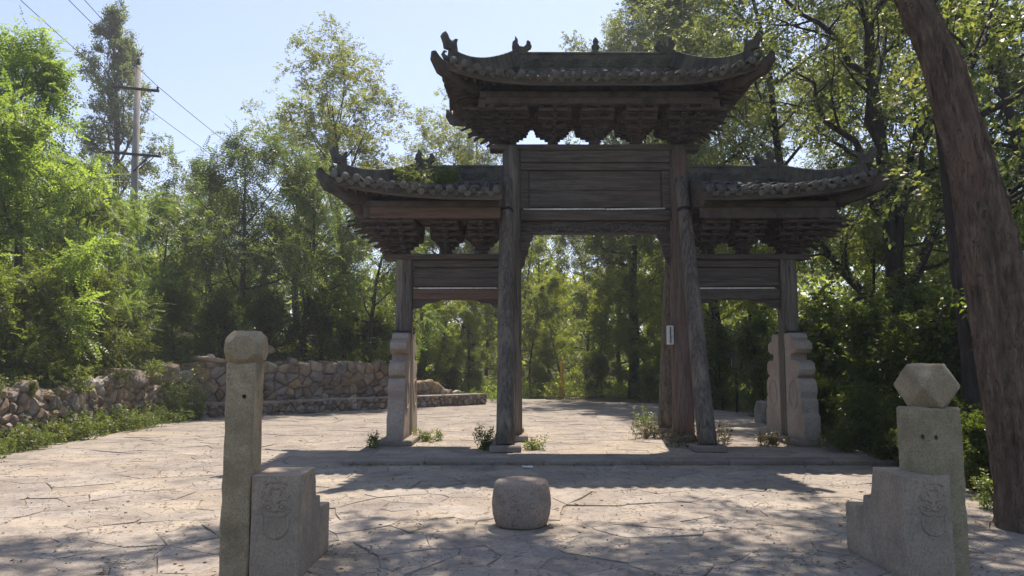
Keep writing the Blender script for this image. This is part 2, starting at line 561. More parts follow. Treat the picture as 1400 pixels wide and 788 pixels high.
def voronoi(pts, bounds, k=22, metric=(1.0, 1.0)):
    P = np.array(pts) * np.array(metric)
    cells = []
    for i in range(len(P)):
        d = ((P - P[i]) ** 2).sum(1)
        order = np.argsort(d)[1:k + 1]
        poly = [(x * metric[0], y * metric[1]) for x, y in bounds]
        for j in order:
            mx, my = (P[i] + P[j]) / 2
            nx, ny = P[j] - P[i]
            poly = clip_half(poly, mx, my, nx, ny)
            if len(poly) < 3:
                break
        cells.append([(x / metric[0], y / metric[1]) for x, y in poly])
    return cells

def poly_area(p):
    return 0.5 * sum(p[i][0] * p[(i + 1) % len(p)][1] - p[(i + 1) % len(p)][0] * p[i][1] for i in range(len(p)))

def in_poly(x, y, poly):
    c = False
    n = len(poly)
    for i in range(n):
        x1, y1 = poly[i]
        x2, y2 = poly[(i + 1) % n]
        if (y1 > y) != (y2 > y) and x < (x2 - x1) * (y - y1) / (y2 - y1) + x1:
            c = not c
    return c

def chaikin(p, t=0.25):
    out = []
    n = len(p)
    for i in range(n):
        a, b = p[i], p[(i + 1) % n]
        out.append((a[0] + (b[0] - a[0]) * t, a[1] + (b[1] - a[1]) * t))
        out.append((a[0] + (b[0] - a[0]) * (1 - t), a[1] + (b[1] - a[1]) * (1 - t)))
    return out

def tidy(poly, mind=0.03):
    out = []
    for p in poly:
        if not out or math.hypot(p[0] - out[-1][0], p[1] - out[-1][1]) > mind:
            out.append(p)
    if len(out) > 1 and math.hypot(out[0][0] - out[-1][0], out[0][1] - out[-1][1]) <= mind:
        out.pop()
    return out

def stone_geo(poly, gap, bevel, back, bulge, rng, jit=0.0, tilt=0.0):
    """verts/faces of one stone: outline poly (2D, centred), front towards +w"""
    n = len(poly)
    rr = sum(math.hypot(*p) for p in poly) / n
    def ring(s_in, w):
        out = []
        for x, y in poly:
            l = max(1e-4, math.hypot(x, y))
            k = max(0.2, (l - s_in) / l)
            out.append((x * k, y * k, w))
        return out
    tx, ty = rng.uniform(-tilt, tilt), rng.uniform(-tilt, tilt)
    r0 = ring(gap, -back)
    r1 = [(x, y, w + rng.uniform(-jit, jit)) for x, y, w in ring(gap, -bevel)]
    r2 = [(x, y, rng.uniform(-jit, jit)) for x, y, w in ring(gap + bevel * 1.1, 0)]
    vs = r0 + r1 + r2
    vs.append((rng.uniform(-.1, .1) * rr, rng.uniform(-.1, .1) * rr, bulge * rr))
    vs = [(x, y, w + (tx * x + ty * y if w > -back * 0.9 else 0)) for x, y, w in vs]
    fs = []
    for k in range(n):
        j = (k + 1) % n
        fs.append((k, j, n + j, n + k))
        fs.append((n + k, n + j, 2 * n + j, 2 * n + k))
        fs.append((2 * n + k, 2 * n + j, 3 * n))
    return vs, fs
# ------------------------------------------------------------------ terrain
def sstep(t):
    t = np.clip(t, 0, 1)
    return t * t * (3 - 2 * t)

WA = np.array([-9.1, 20.5])            # ledge wall start / direction / outward normal
WU = np.array([0.740, 0.673])
WN = np.array([0.673, -0.740])
WLEN = 10.4

def terrain_h(x, y):
    x = np.asarray(x, float)
    y = np.asarray(y, float)
    dl = -9.75 - x
    a = sstep(dl / 0.5) * 1.12 + np.clip(dl, 0, 30) * 0.13
    a = a * sstep((y - 4) / 5)
    db = -((x - WA[0]) * WN[0] + (y - WA[1]) * WN[1]) - 1.0
    t = ((x - WA[0]) * WU[0] + (y - WA[1]) * WU[1]) / WLEN
    tp = 1 - sstep((t - 0.55) / 0.5)
    b = sstep(db / 0.5) * 1.55 * tp + np.clip(db, 0, 40) * 0.10 * tp
    h = np.maximum(a, b)
    h = h - 0.06 - np.clip(x - 6.6, 0, 12) * 0.05 * sstep((x - 6.6) / 3)
    h = h - 0.16 * (1 - sstep((y - 5.4) / 0.3))
    h = h + np.clip(y - 55, 0, 120) * 0.06
    h = h + np.clip(-x - 40, 0, 200) * 0.05
    out = 1 - ((x > -9.6) & (x < 6.6) & (y < 33))
    h = h + out * (np.sin(x * 0.9 + 1.3 * np.sin(y * 0.6)) * np.cos(y * 0.8) * 0.05)
    return h

def gz(x, y):
    return float(terrain_h(x, y))

def axis_coords(lo, a, b, hi, step):
    return np.concatenate([np.linspace(lo, a, 14)[:-1], np.arange(a, b, step), np.linspace(b, hi, 14)])

gx = axis_coords(-320, -32, 30, 320, 0.4)
gy = axis_coords(-60, 2, 60, 420, 0.4)
XX, YY = np.meshgrid(gx, gy, indexing='ij')
ZZ = terrain_h(XX, YY)
nx_, ny_ = len(gx), len(gy)
idx = np.arange(nx_ * ny_).reshape(nx_, ny_)
quads = np.stack([idx[:-1, :-1], idx[1:, :-1], idx[1:, 1:], idx[:-1, 1:]], -1).reshape(-1, 4)
put('ground', np_mesh('ground', np.stack([XX, YY, ZZ], -1).reshape(-1, 3), quads, True), 'ground', kind='structure')

# ------------------------------------------------------------------ plaza of irregular flagstones
PLAZA = [(-8.5, 5.30), (4.1, 5.30), (4.5, 6.3), (5.3, 8.0), (5.95, 11.0), (6.3, 16.5), (7.1, 23.4), (5.6, 28.2), (2.4, 31.0),
         (-0.6, 32.6), (-3.4, 30.0), (-1.55, 27.55), (-8.95, 20.65), (-8.5, 12.0)]
mb = MB().prism(PLAZA, 'z', -0.26, -0.014)
plaza = put('plaza', mb.mesh('plaza'), 'bed', kind='structure')
PF = (-2.56, 11.24, 5.73, 17.2)        # gateway platform footprint x0 y0 x1 y1

rng = random.Random(11)
pts = []
y = 5.0
row = 0
while y < 33.2:
    sp = 0.54 + 0.022 * (y - 5)
    x = -10 + (row % 2) * sp * 0.5
    while x < 8.5:
        if rng.random() > 0.13:
            pts.append((x + rng.uniform(-.46, .46) * sp, y + rng.uniform(-.40, .40) * sp * 0.72))
        x += sp * rng.choice((0.8, 1.0, 1.0, 1.3))
    y += sp * 0.66
    row += 1
cells = voronoi(pts, [(-11, 5.305), (9, 5.305), (9, 34), (-11, 34)], 24)
flags = []
for c in cells:
    if len(c) < 3:
        continue
    c = tidy(c, 0.07)
    if len(c) < 3 or poly_area(c) < 0.05:
        continue
    cx = sum(p[0] for p in c) / len(c)
    cy = sum(p[1] for p in c) / len(c)
    if not in_poly(cx, cy, PLAZA):
        continue
    if all(PF[0] + .1 < px < PF[2] - .1 and PF[1] + .1 < py < PF[3] - .1 for px, py in c):
        continue
    # roughen outlines with a jittered midpoint on each side
    q = []
    for i in range(len(c)):
        a, b = c[i], c[(i + 1) % len(c)]
        q.append((a[0] - cx, a[1] - cy))
        l = math.hypot(b[0] - a[0], b[1] - a[1])
        if l > 0.28:
            r2 = random.Random(int((a[0] + b[0]) * 5000) * 7919 + int((a[1] + b[1]) * 5000))
            j = r2.uniform(-.05, .05) * l
            q.append(((a[0] + b[0]) / 2 - cx + j * (1 if (a[0], a[1]) < (b[0], b[1]) else -1) * 0.7,
                      (a[1] + b[1]) / 2 - cy))
    vis = abs(cx) < cy * 0.74 + 0.6
    flags.append((poly_area(c) / cy ** 3 * (1 if vis else 0.02), cx, cy, q))
flags.sort(reverse=True)
rest = MB()
for i, (w, cx, cy, q) in enumerate(flags):
    vs, fs = stone_geo(q, rng.choice((.0, .0, .001, .003)), rng.uniform(.003, .007), 0.05, 0.0, rng, 0.003, 0.009)
    z = rng.uniform(-.004, .004)
    if i < 290:
        me = MB().add(vs, fs).mesh('flagstone')
        put('flagstone', me, 'flag', plaza, (cx, cy, z))
    else:
        rest.add([(x + cx, y_ + cy, w_ + z) for x, y_, w_ in vs], fs)
put('flagstone_field', rest.mesh('flagstone_field'), 'flag', plaza, kind='stuff')

# step below the plaza edge
mb = MB()
x = -9.0
while x < 6:
    w = rng.uniform(1.0, 1.5)
    mb.box((x + w / 2, 5.02, -0.26), (w - 0.012, 0.5, 0.2), 0.015)
    x += w
put('lower_step', rough_up(mb.mesh('lower_step'), 1, 0.004, 6, 0), 'kerb', kind='structure')

# ------------------------------------------------------------------ low platform under the gateway
PT = 0.07
mb = MB().prism([(PF[0] + .03, PF[1] + .03), (PF[2] - .03, PF[1] + .03), (PF[2] - .03, PF[3] - .03), (PF[0] + .03, PF[3] - .03)], 'z', -0.1, PT - 0.012)
platform = put('platform', mb.mesh('platform'), 'bed', kind='structure')
def kerb_run(p0, p1, depth, side, name='kerb_slab'):
    p0, p1 = Vector(p0), Vector(p1)
    L_ = (p1 - p0).length
    u = (p1 - p0) / L_
    nrm = Vector((-u.y, u.x)) * side
    s = 0
    while s < L_ - 0.05:
        w = min(rng.uniform(1.2, 1.9), L_ - s)
        if L_ - s - w < 0.5:
            w = L_ - s
        mb = MB().box((0, 0, 0), (w - 0.012, depth, PT + 0.08), 0.012)
        me = rough_up(mb.mesh(name), 2, 0.005, 5, 0, seed=rng.uniform(0, 50))
        c = p0 + u * (s + w / 2) + nrm * depth / 2
        m = Matrix.Rotation(math.atan2(u.y, u.x), 4, 'Z') @ Matrix.Rotation(rng.uniform(-.004, .004), 4, 'Y')
        m.translation = (c.x, c.y, (PT - 0.08) / 2 + rng.uniform(-.006, .004))
        put(name, me, 'kerb', platform, mtx=m)
        s += w
kerb_run((PF[0], PF[1]), (PF[2], PF[1]), 0.36, 1)
kerb_run((PF[2], PF[1] + .365), (PF[2], PF[3]), 0.32, 1)
kerb_run((PF[0], PF[1] + .365), (PF[0], PF[3]), 0.32, -1)
ib = (PF[0] + .325, PF[1] + .365, PF[2] - .325, PF[3])
pts = []
y = ib[1] + .2
while y < ib[3]:
    x = ib[0] + rng.uniform(0, .4)
    while x < ib[2]:
        pts.append((x + rng.uniform(-.15, .15), y + rng.uniform(-.12, .12)))
        x += rng.uniform(.55, 1.0)
    y += 0.55
for c in voronoi(pts, [(ib[0], ib[1]), (ib[2], ib[1]), (ib[2], ib[3]), (ib[0], ib[3])], 18):
    c = tidy(c, 0.05) if len(c) > 2 else c
    if len(c) < 3:
        continue
    cx = sum(p[0] for p in c) / len(c)
    cy = sum(p[1] for p in c) / len(c)
    vs, fs = stone_geo([(px - cx, py - cy) for px, py in c], .006, .008, .03, 0, rng, .002, .006)
    put('flagstone', MB().add(vs, fs).mesh('flagstone'), 'flag', platform, (cx, cy, PT - 0.008 + rng.uniform(-.004, .004)))

# ------------------------------------------------------------------ rubble walls
def rubble_wall(name, label, origin, u, n, length, hfun, spacing, core_depth, z0=-0.05, batter=0.02, metric=(1, 1), group=None, seed=1, caps=True):
    """face of fitted stones in the plane (u, z), outward normal n"""
    rg = random.Random(seed)
    root = thing(name, label, 'wall', (origin[0], origin[1], 0), math.atan2(u[1], u[0]), group)
    # core, in the wall's own frame: x along, -y outwards, z up
    mb = MB()
    N = 24
    top = [(length * i / N, max(.12, hfun(i / N) - .26)) for i in range(N + 1)]
    mb.prism([(0, z0)] + [(length, z0)] + top[::-1], 'y', 0.10, core_depth)
    put('core', mb.mesh('core'), 'mortar', root)
    P = []
    hm = max(hfun(i / 20) for i in range(21))
    z = z0
    while z < hm + spacing:
        big = rg.random() < 0.4
        sp = spacing * rg.uniform(.75, 1.25)
        x = -0.1 + rg.uniform(0, sp)
        while x < length + sp:
            P.append((x + rg.uniform(-.2, .2) * sp, z + rg.uniform(-.28, .28) * sp))
            x += sp * rg.choice((.7, 1.0, 1.25, 1.7))
        z += sp * rg.uniform(.62, .85)
    cs = voronoi(P, [(0, z0), (length, z0), (length, hm + .3), (0, hm + .3)], 20, metric)
    cnt = 0
    for c in cs:
        if len(c) < 3:
            continue
        c = tidy(c, 0.03)
        if len(c) < 3:
            continue
        cx = sum(p[0] for p in c) / len(c)
        cz = sum(p[1] for p in c) / len(c)
        h = hfun(min(1, max(0, cx / length)))
        if cz > h:
            continue
        poly = [(px - cx, pz - cz) for px, pz in c]
        poly = chaikin(poly, 0.12)
        rr = math.sqrt(max(1e-4, abs(poly_area(c)) / math.pi))
        vs, fs = stone_geo(poly, rg.uniform(.002, .010), min(.05, rr * .38), 0.22 + rr * .2, rg.uniform(.0, .22), rg, rr * .10, .22)
        me = smooth(MB().add([(x, -w, v) for x, v, w in vs], [f for f in fs]).mesh('stone'))
        me.set_sharp_from_angle(angle=R(28))
        put('stone', me, 'rubble', root, (cx, -0.02 - rg.uniform(0, .07) + batter * cz, cz))
        cnt += 1
    if caps:
        protos = []
        for k in range(6):
            pl = [(math.cos(a) * rg.uniform(.75, 1.1), math.sin(a) * rg.uniform(.75, 1.1)) for a in [2 * math.pi * j / 7 for j in range(7)]]
            vs, fs = stone_geo(pl, 0, .35, 1.0, .25, rg, .12, .15)
            me = smooth(MB().add(vs, fs).mesh('stone'))
            me.set_sharp_from_angle(angle=R(28))
            me.materials.append(M['rubble'])
            protos.append(me)
        x = .1
        while x < length:
            h = hfun(x / length)
            for yb in (.16, .40):
                sc_ = rg.uniform(.11, .21)
                m = Matrix.Translation((x + rg.uniform(-.08, .08), yb + rg.uniform(-.03, .05), h - .05 + rg.uniform(-.05, .04))) @ Matrix.Rotation(rg.uniform(0, 6.28), 4, 'Z') @ Matrix.Rotation(rg.uniform(-.25, .25), 4, 'X') @ Matrix.Diagonal((sc_ * 1.2, sc_, sc_ * .8, 1))
                put('stone', rg.choice(protos), None, root, mtx=m)
            x += rg.uniform(.26, .40)
    return root

def up_h(t):
    return float(np.interp(t, [0, .04, .1, .6, .7, .8, .9, 1.0], [1.3, 1.45, 1.6, 1.62, 1.36, 1.0, .70, .45]))
uo = WA - WN * 0.75
rubble_wall('rubble_wall', 'tall rubble retaining wall of fitted brown boulders behind a low stone ledge', uo, WU, WN, WLEN, up_h, 0.31, 0.55, seed=4)
rubble_wall('ledge_wall', 'low ledge of small cobbles at the foot of the tall rubble wall', WA, WU, WN, WLEN + 0.6, lambda t: 0.34, 0.23, 0.6, seed=8, batter=0.0, caps=False)
# flat capping of the ledge
lw = [o for o in C.objects if o.name == 'ledge_wall'][0]
s = 0
while s < WLEN + .5:
    w = rng.uniform(.5, .9)
    me = rough_up(MB().box((0, 0, 0), (w - .015, .68, .07), .01).mesh('cap_stone'), 1, .006, 5, 0, seed=s)
    put('cap_stone', me, 'kerb', lw, (s + w / 2, .30, .365 + rng.uniform(-.008, .008)))
    s += w
def left_h(t):
    return float(np.interp(t, [0, .3, .5, .7, .85, 1], [1.05, 1.10, 1.0, 1.18, 1.3, 1.4]))
rubble_wall('garden_wall', 'weed covered rubble wall of pale stones along the bushy bank', (-9.25, 9.6), (-0.02, 1.0), (1, 0), 11.4, left_h, 0.27, 0.45, seed=15)

def boulder(label, loc, size, seed, rz=0.0, group=None, mat='rubble'):
    rg = random.Random(seed)
    bm = bmesh.new()
    bmesh.ops.create_icosphere(bm, subdivisions=3, radius=0.5)
    for v in bm.verts:
        p = v.co.normalized()
        d = 1 + 0.35 * mnoise.noise(p * 1.3 + Vector((seed * 3.1, 0, seed))) + 0.12 * mnoise.noise(p * 4 + Vector((seed, 2, 0)))
        q = Vector((max(-.40, min(.40, p.x * .5 * d)), max(-.40, min(.40, p.y * .5 * d)), max(-.38, min(.38, p.z * .5 * d))))
        v.co = Vector((q.x * size[0], q.y * size[1], q.z * size[2])) * 1.2
    me = bpy.data.meshes.new('boulder')
    bm.to_mesh(me)
    bm.free()
    o = put('boulder', smooth(me), mat, None, loc)
    o.rotation_euler = (rg.uniform(-.15, .15), rg.uniform(-.15, .15), rz)
    return tag(o, label, 'boulder', group)

boulder('wide pale boulder capping the corner of the rubble walls', (-9.85, 20.4, 1.25), (1.4, .9, .6), 3, .5)
boulder('tan boulder half sunk in weeds beside the wall corner', (-9.75, 18.7, 1.15), (1.1, .8, .5), 5, .2)
boulder('flat grey slab lying along the top of the tall rubble wall', (-8.85, 21.95, 1.60), (1.2, .7, .16), 8, .74)
boulder('small leaning rock on the earth above the rubble wall', (-7.75, 23.2, 1.95), (.6, .35, .3), 9, .9)
boulder('rounded mossy rock in the undergrowth behind the right clamp stone', (6.95, 19.5, 0.2), (1.2, .8, .7), 14, .3)
me = rough_up(MB().box((0, 0, .17), (1.35, .55, .34), .02).mesh('slab'), 2, .006, 5, 0)
o = put('stone_trough', me, 'dark', None, (-9.75, 21.6, gz(-9.75, 21.6) + .12))
o.rotation_euler.z = .3
tag(o, 'dark rectangular stone trough on the bank above the wall corner', 'trough')
# ------------------------------------------------------------------ the gateway
GX, GY = 1.62, 14.2
gate = thing('wooden_gateway', 'weathered three bay wooden memorial gateway with tiled roofs and propped columns', 'gateway', (GX, GY, 0))
G = lambda name, mb, mat, parent=gate, sm=False, kind=None: put(name, mb.mesh(name, sm) if isinstance(mb, MB) else mb, mat, parent, kind=kind)
HM, HS = 1.63, 3.69                     # column centre lines of the middle bay and of the wings
rg = random.Random(5)

def wobble_col(x, y0, y1, z0, z1, r0, r1, n=18, amp=.012, seed=0, segs=14):
    pts, rad = [], []
    for i in range(segs + 1):
        t = i / segs
        k = amp * 0.8
        pts.append((x + mnoise.noise(Vector((seed, t * 3, 0))) * k, y0 + (y1 - y0) * t + mnoise.noise(Vector((seed, t * 3, 9))) * k, z0 + (z1 - z0) * t))
        rad.append((r0 + (r1 - r0) * t) * (1 + .03 * mnoise.noise(Vector((seed, t * 6, 4)))))
    return MB().tube(pts, rad, n)

# columns with stone plinths, timber props front and back
for s in (-1, 1):
    cx = s * HM
    G('plinth', rough_up(MB().box((cx, 0, PT + .05), (.62, .62, .12), .02).mesh('plinth'), 1, .006, 6, 0, seed=s), 'kerb')
    G('column', wobble_col(cx, 0, 0, PT + .1, 5.74, .205, .185, seed=s * 3.3), 'wood_red' if s > 0 else 'wood_v', sm=True)
    for f in (-1, 1):
        py = f * 1.72
        G('plinth', rough_up(MB().box((cx - (.10 if s < 0 and f < 0 else 0), py, PT + .045), (.52, .5, .11), .02).mesh('plinth'), 1, .006, 6, 0, seed=s + f), 'kerb')
        px_ = cx - (.10 if s < 0 and f < 0 else 0)
        pr = G('prop_pole', wobble_col(px_, py, f * .30, PT + .09, 5.02, .158, .122, seed=s * 5 + f), 'wood_v', sm=True)
        t = .86
        yy = py + (f * .30 - py) * t
        ring = MB().tube([(px_, yy, PT + .09 + 4.86 * t), (px_, yy - f * .02, PT + .09 + 4.86 * t + .06)], .137, 18)
        put('iron_band', ring.mesh('iron_band', True), 'iron', pr)
        # tenon block that pins the prop to the column
        G('tenon', MB().box((cx - (.05 if s < 0 and f < 0 else 0), f * .24, 4.94), (.10, .34, .16), .01), 'wood_v')
    wx = s * HS
    G('plinth', rough_up(MB().box((wx, 0, PT + .04), (.62, 2.0, .10), .02).mesh('plinth'), 1, .006, 6, 0, seed=s * 2), 'kerb')
    G('column', MB().box((wx, 0, (PT + .09 + 3.62) / 2), (.30, .30, 3.62 - PT - .09), .035) if False else
      rough_up(MB().box((wx, 0, (PT + .09 + 3.62) / 2), (.30, .32, 3.62 - PT - .09), .03).mesh('column'), 2, .006, 3, 0, seed=s), 'wood_v')
    # clamp stones with scrolled outline, before and behind the side column
    prof = [(.17, 0), (.97, 0), (.97, .44), (.90, .50), (.90, .74), (.84, .78), (.89, .92), (.88, 1.06), (.80, 1.15), (.70, 1.18), (.80, 1.24), (.84, 1.34), (.81, 1.46),
            (.70, 1.51), (.48, 1.52), (.44, 1.58), (.48, 1.65), (.66, 1.66), (.74, 1.74), (.73, 1.85), (.62, 1.91), (.52, 1.91), (.54, 1.97), (.50, 2.04), (.38, 2.07), (.17, 2.07)]
    for f in (-1, 1):
        pp = [(f * a, PT + .09 + b * .93) for a, b in prof]
        if f < 0:
            pp = pp[::-1]
        me = MB().prism(pp, 'x', wx - .15, wx + .15).mesh('clamp_stone')
        cs = put('clamp_stone', rough_up(me, 2, .006, 5, .010, seed=s * 7 + f, sm=True), 'clamp', gate)
        for side in (-1, 1):      # carved ring on each face
            ring = [(wx + side * .152, f * (.52 + .19 * math.cos(a)), PT + .09 + .78 + .25 * math.sin(a)) for a in [2 * math.pi * i / 28 for i in range(29)]]
            put('carved_ring', MB().tube(ring, .014, 6, False).mesh('carved_ring', True), 'clamp', cs)
    sb = MB()
    sb.box((wx, -.26, 2.10), (.33, .16, .05), .004)
    sb.box((wx, .26, 2.10), (.33, .16, .05), .004)
    G('iron_strap', sb, 'iron')

# ---- middle bay beams
def hbeam(name, x0, x1, z0, z1, d, mat='wood_h', y=0.0, b=.015, parent=gate, sd=0):
    me = rough_up(MB().box(((x0 + x1) / 2, y, (z0 + z1) / 2), (x1 - x0, d, z1 - z0), b).mesh(name), 2, .006, 2.2, 0, seed=sd + z0 * 3, fine=.3)
    return put(name, me, mat, parent)
xi = HM - .17
hbeam('beam', -HM - .42, HM + .42, 5.66, 5.77, .30, y=0)                 # plate that carries the brackets
hbeam('beam', -xi, xi, 5.42, 5.655, .26)
hbeam('beam', -xi, xi, 5.27, 5.415, .18)
pf = hbeam('panel_frame', -xi, xi, 4.49, 5.265, .06)
for sx in (-1, 1):
    put('stile', MB().box((sx * (xi - .08), -.05, 4.88), (.15, .05, .76), .01).mesh('stile'), 'wood_h', pf)
nb = 2
for k in range(nb):
    h = .66 / nb
    me = rough_up(MB().box((0, -.045, 4.53 + h * (k + .5)), (2 * xi - .36, .03, h - .006), .006).mesh('board'), 3, .004, 4, 0, seed=k * 3.1)
    put('board', me, 'wood_h', pf)
hbeam('beam', -xi, xi, 4.27, 4.475, .24)
for x0, x1 in ((-xi + .06, .18), (.20, xi - .12)):
    G('lamp_tube', MB().tube([(x0, -.145, 4.478), (x1, -.145, 4.484 if x0 < 0 else 4.494)], .016, 8), 'led', sm=True)
# carved lintel: pierced scroll work
def scrolls(mb, x0, x1, z0, z1, y, count, rr, thick, seed):
    r_ = random.Random(seed)
    for i in range(count):
        cx = x0 + (x1 - x0) * (i + .5) / count + r_.uniform(-.03, .03)
        cz = z0 + (z1 - z0) * r_.uniform(.3, .7)
        sg = r_.choice((-1, 1))
        a0 = r_.uniform(0, 6.28)
        R0 = rr * r_.uniform(.6, 1.05)
        pts = []
        for k in range(15):
            t = k / 14
            a = a0 + sg * t * 7.5
            rad = R0 * (1 - t * .82)
            pts.append((cx + rad * math.cos(a) * 1.25, y - .012 * t, max(z0, min(z1, cz + rad * math.sin(a)))))
        mb.tube(pts, [thick * (1 - .45 * k / 14) for k in range(15)], 5)
mb = MB().box((0, .02, 4.135), (2 * xi, .04, .26), .008)
scrolls(mb, -xi + .05, xi - .05, 4.03, 4.245, -.045, 46, .105, .024, 3)
mb.box((0, -.03, 4.025), (2 * xi, .06, .035), .008)
G('carved_lintel', mb, 'wood_h')
for s in (-1, 1):
    # corner brace brackets hanging below the lintel
    pr = [(xi, 4.01), (xi - .27, 4.01), (xi - .25, 3.94), (xi - .21, 3.90), (xi - .20, 3.80), (xi - .17, 3.76), (xi - .15, 3.62), (xi - .10, 3.58), (xi - .09, 3.42), (xi - .02, 3.34), (xi, 3.34)]
    pp = [(s * a, b) for a, b in pr]
    if s > 0:
        pp = pp[::-1]
    mb = MB().prism(pp, 'y', -.05, .05)
    scrolls(mb, s * (xi - .06), s * (xi - .18), 3.84, 3.99, -.055, 4, .06, .013, 4)
    scrolls(mb, s * (xi - .08), s * (xi - .12), 3.4, 3.8, -.055, 4, .05, .012, 6)
    G('corner_brace', mb, 'wood_h')

# ---- wing bays
for s in (-1, 1):
    a, b = HM + .17, HS - .16
    x0, x1 = (s * a, s * b) if s > 0 else (s * b, s * a)
    po = HS + .40
    p0, p1 = (s * a, s * po) if s > 0 else (s * po, s * a)
    hbeam('beam', p0, p1, 3.50, 3.60, .40, sd=s)
    hbeam('beam', x0, x1, 3.355, 3.495, .22, sd=s)
    pf = hbeam('panel_frame', x0, x1, 2.97, 3.35, .07, sd=s)
    hb = .36 / 2
    for k in range(2):
        me = rough_up(MB().box(((x0 + x1) / 2, -.05, 2.985 + hb * (k + .5)), (x1 - x0 - .02, .03, hb - .006), .006).mesh('board'), 3, .004, 4, 0, seed=k + s)
        put('board', me, 'wood_h', pf)
    hbeam('beam', x0, x1, 2.73, 2.935, .20, mat='wood_orange' if s < 0 else 'wood_h', sd=s)
    G('lamp_tube', MB().tube([(x0 + .12, -.12, 2.945), (x1 - .12, -.12, 2.95)], .014, 8), 'led', sm=True)
    for e in (-1, 1):
        xe = x1 if e > 0 else x0
        pr = [(0, 2.725), (-.55, 2.725), (-.40, 2.67), (-.25, 2.66), (-.16, 2.58), (0, 2.55)]
        pp = [(xe + e * u, v) for u, v in pr]
        if e < 0:
            pp = pp[::-1]
        G('corner_brace', MB().prism(pp[::-1], 'y', -.04, .04), 'wood_h')

# ---- bracket sets: tiers of crossing arms that step outwards and widen upwards
def bracket_set(x, z0, tiers, th, spread, out, corner=0, w=.058):
    core = MB()
    core.box((x, 0, z0 + th * .45), (.20, .26, th * .9), .02)
    for k in range(1, tiers):
        core.box((x, 0, z0 + th * (k + .5)), (.15 + .02 * k, .18, th * .96), .02)
    core_o = G('bracket_set', core, 'wood_dark')
    for k in range(tiers):
        z = z0 + th * (k + .55)
        hx = spread * min(1.04, (.24, .42, .70, 1.0, 1.06, 1.06)[k])
        oy = .14 + (out - .14) * (k + 1) / tiers
        m1 = MB()
        # cross arms along the facade at several depths
        for j in range(k + 1):
            yj = (j / max(1, tiers - 1)) * out * .92
            for f in ((-1, 1) if j else (1,)):
                if corner == 0:
                    m1.box((x, f * yj, z), (2 * hx * (1 - .065 * j), w, th * .62), .015)
                else:
                    xa, xb = x - corner * hx * (1 - .065 * j), x + corner * (oy * .95)
                    m1.box(((xa + xb) / 2, f * yj, z), (abs(xb - xa), w, th * .62), .015)
                for e in (-1, 1):
                    xe = x + e * (hx * (1 - .065 * j) - .05)
                    if corner and e == corner:
                        xe = x + corner * (oy * .95 - .05)
                    m1.box((xe, f * yj, z + th * .42), (.10, .10, th * .36), .014)
        put('bracket_arm', m1.mesh('bracket_arm'), 'wood_dark', core_o)
        m2 = MB()
        # arms thrusting out front and back, beaked ends
        for f in (-1, 1):
            m2.box((x, f * oy / 2, z - th * .05), (w * 1.05, oy, th * .70), .014)
            m2.beam((x, f * (oy - .02), z + th * .05), (x, f * (oy + .13), z - th * .42), w * .8, th * .40)
            m2.box((x, f * (oy - .03), z + th * .42), (.115, .115, th * .36), .014)
        if corner:
            for ang in (22, 45, 68):
                ln = (oy * 1.32 if ang == 45 else oy * 1.12)
                for f in (-1, 1):
                    dx, dy = corner * math.cos(R(ang)), f * math.sin(R(ang))
                    m2.beam((x, 0, z), (x + dx * ln, dy * ln, z + .02), w, th * .6)
                    m2.beam((x + dx * (ln - .02), dy * (ln - .02), z + th * .1), (x + dx * (ln + .15), dy * (ln + .15), z - th * .38), w * .8, th * .38)
                    m2.box((x + dx * (ln - .05), dy * (ln - .05), z + th * .42), (.10, .10, th * .34), .012)
        put('bracket_arm', m2.mesh('bracket_arm'), 'wood_dark', core_o)
    return core_o

TM, TW = .104, .0935
for x in (-.815, 0, .815):
    bracket_set(x, 5.785, 5, TM, .40, .82)
for s in (-1, 1):
    bracket_set(s * HM, 5.785, 5, TM, .39, .86, corner=s)
    bracket_set(s * HS, 3.605, 6, TW, .36, .88, corner=s)
    for x in (HM + .42, HM + 1.10):
        bracket_set(s * (x + .14), 3.605, 6, TW, .335, .80)

# ---- roofs
class Roof:
    def __init__(s, x_in, x_out, ridge_out, D, z_e, z_r, up, sym):
        s.x_in, s.L, s.Rg, s.D, s.ze, s.zr, s.up, s.sym = x_in, x_out, ridge_out, D, z_e, z_r, up, sym
    def z(s, ax, q):
        """height at distance ax from the gate's axis; q = 0 at the ridge, 1 at the eave"""
        t = max(0, (ax - s.Rg * .55) / (s.L - s.Rg * .55))
        return s.ze + (s.zr - s.ze) * ((1 - q) * .62 + .38 * (1 - q) ** 2) + s.up * t ** 2.6 * q ** 1.4
    def front_q0(s, ax):
        return 0 if ax <= s.Rg else (ax - s.Rg) / (s.L - s.Rg)

def curve_y(rf, ax):
    """eave swings a little outwards towards the corners"""
    t = max(0, (ax - rf.Rg * .7) / (rf.L - rf.Rg * .7))
    return rf.D + .12 * t ** 2

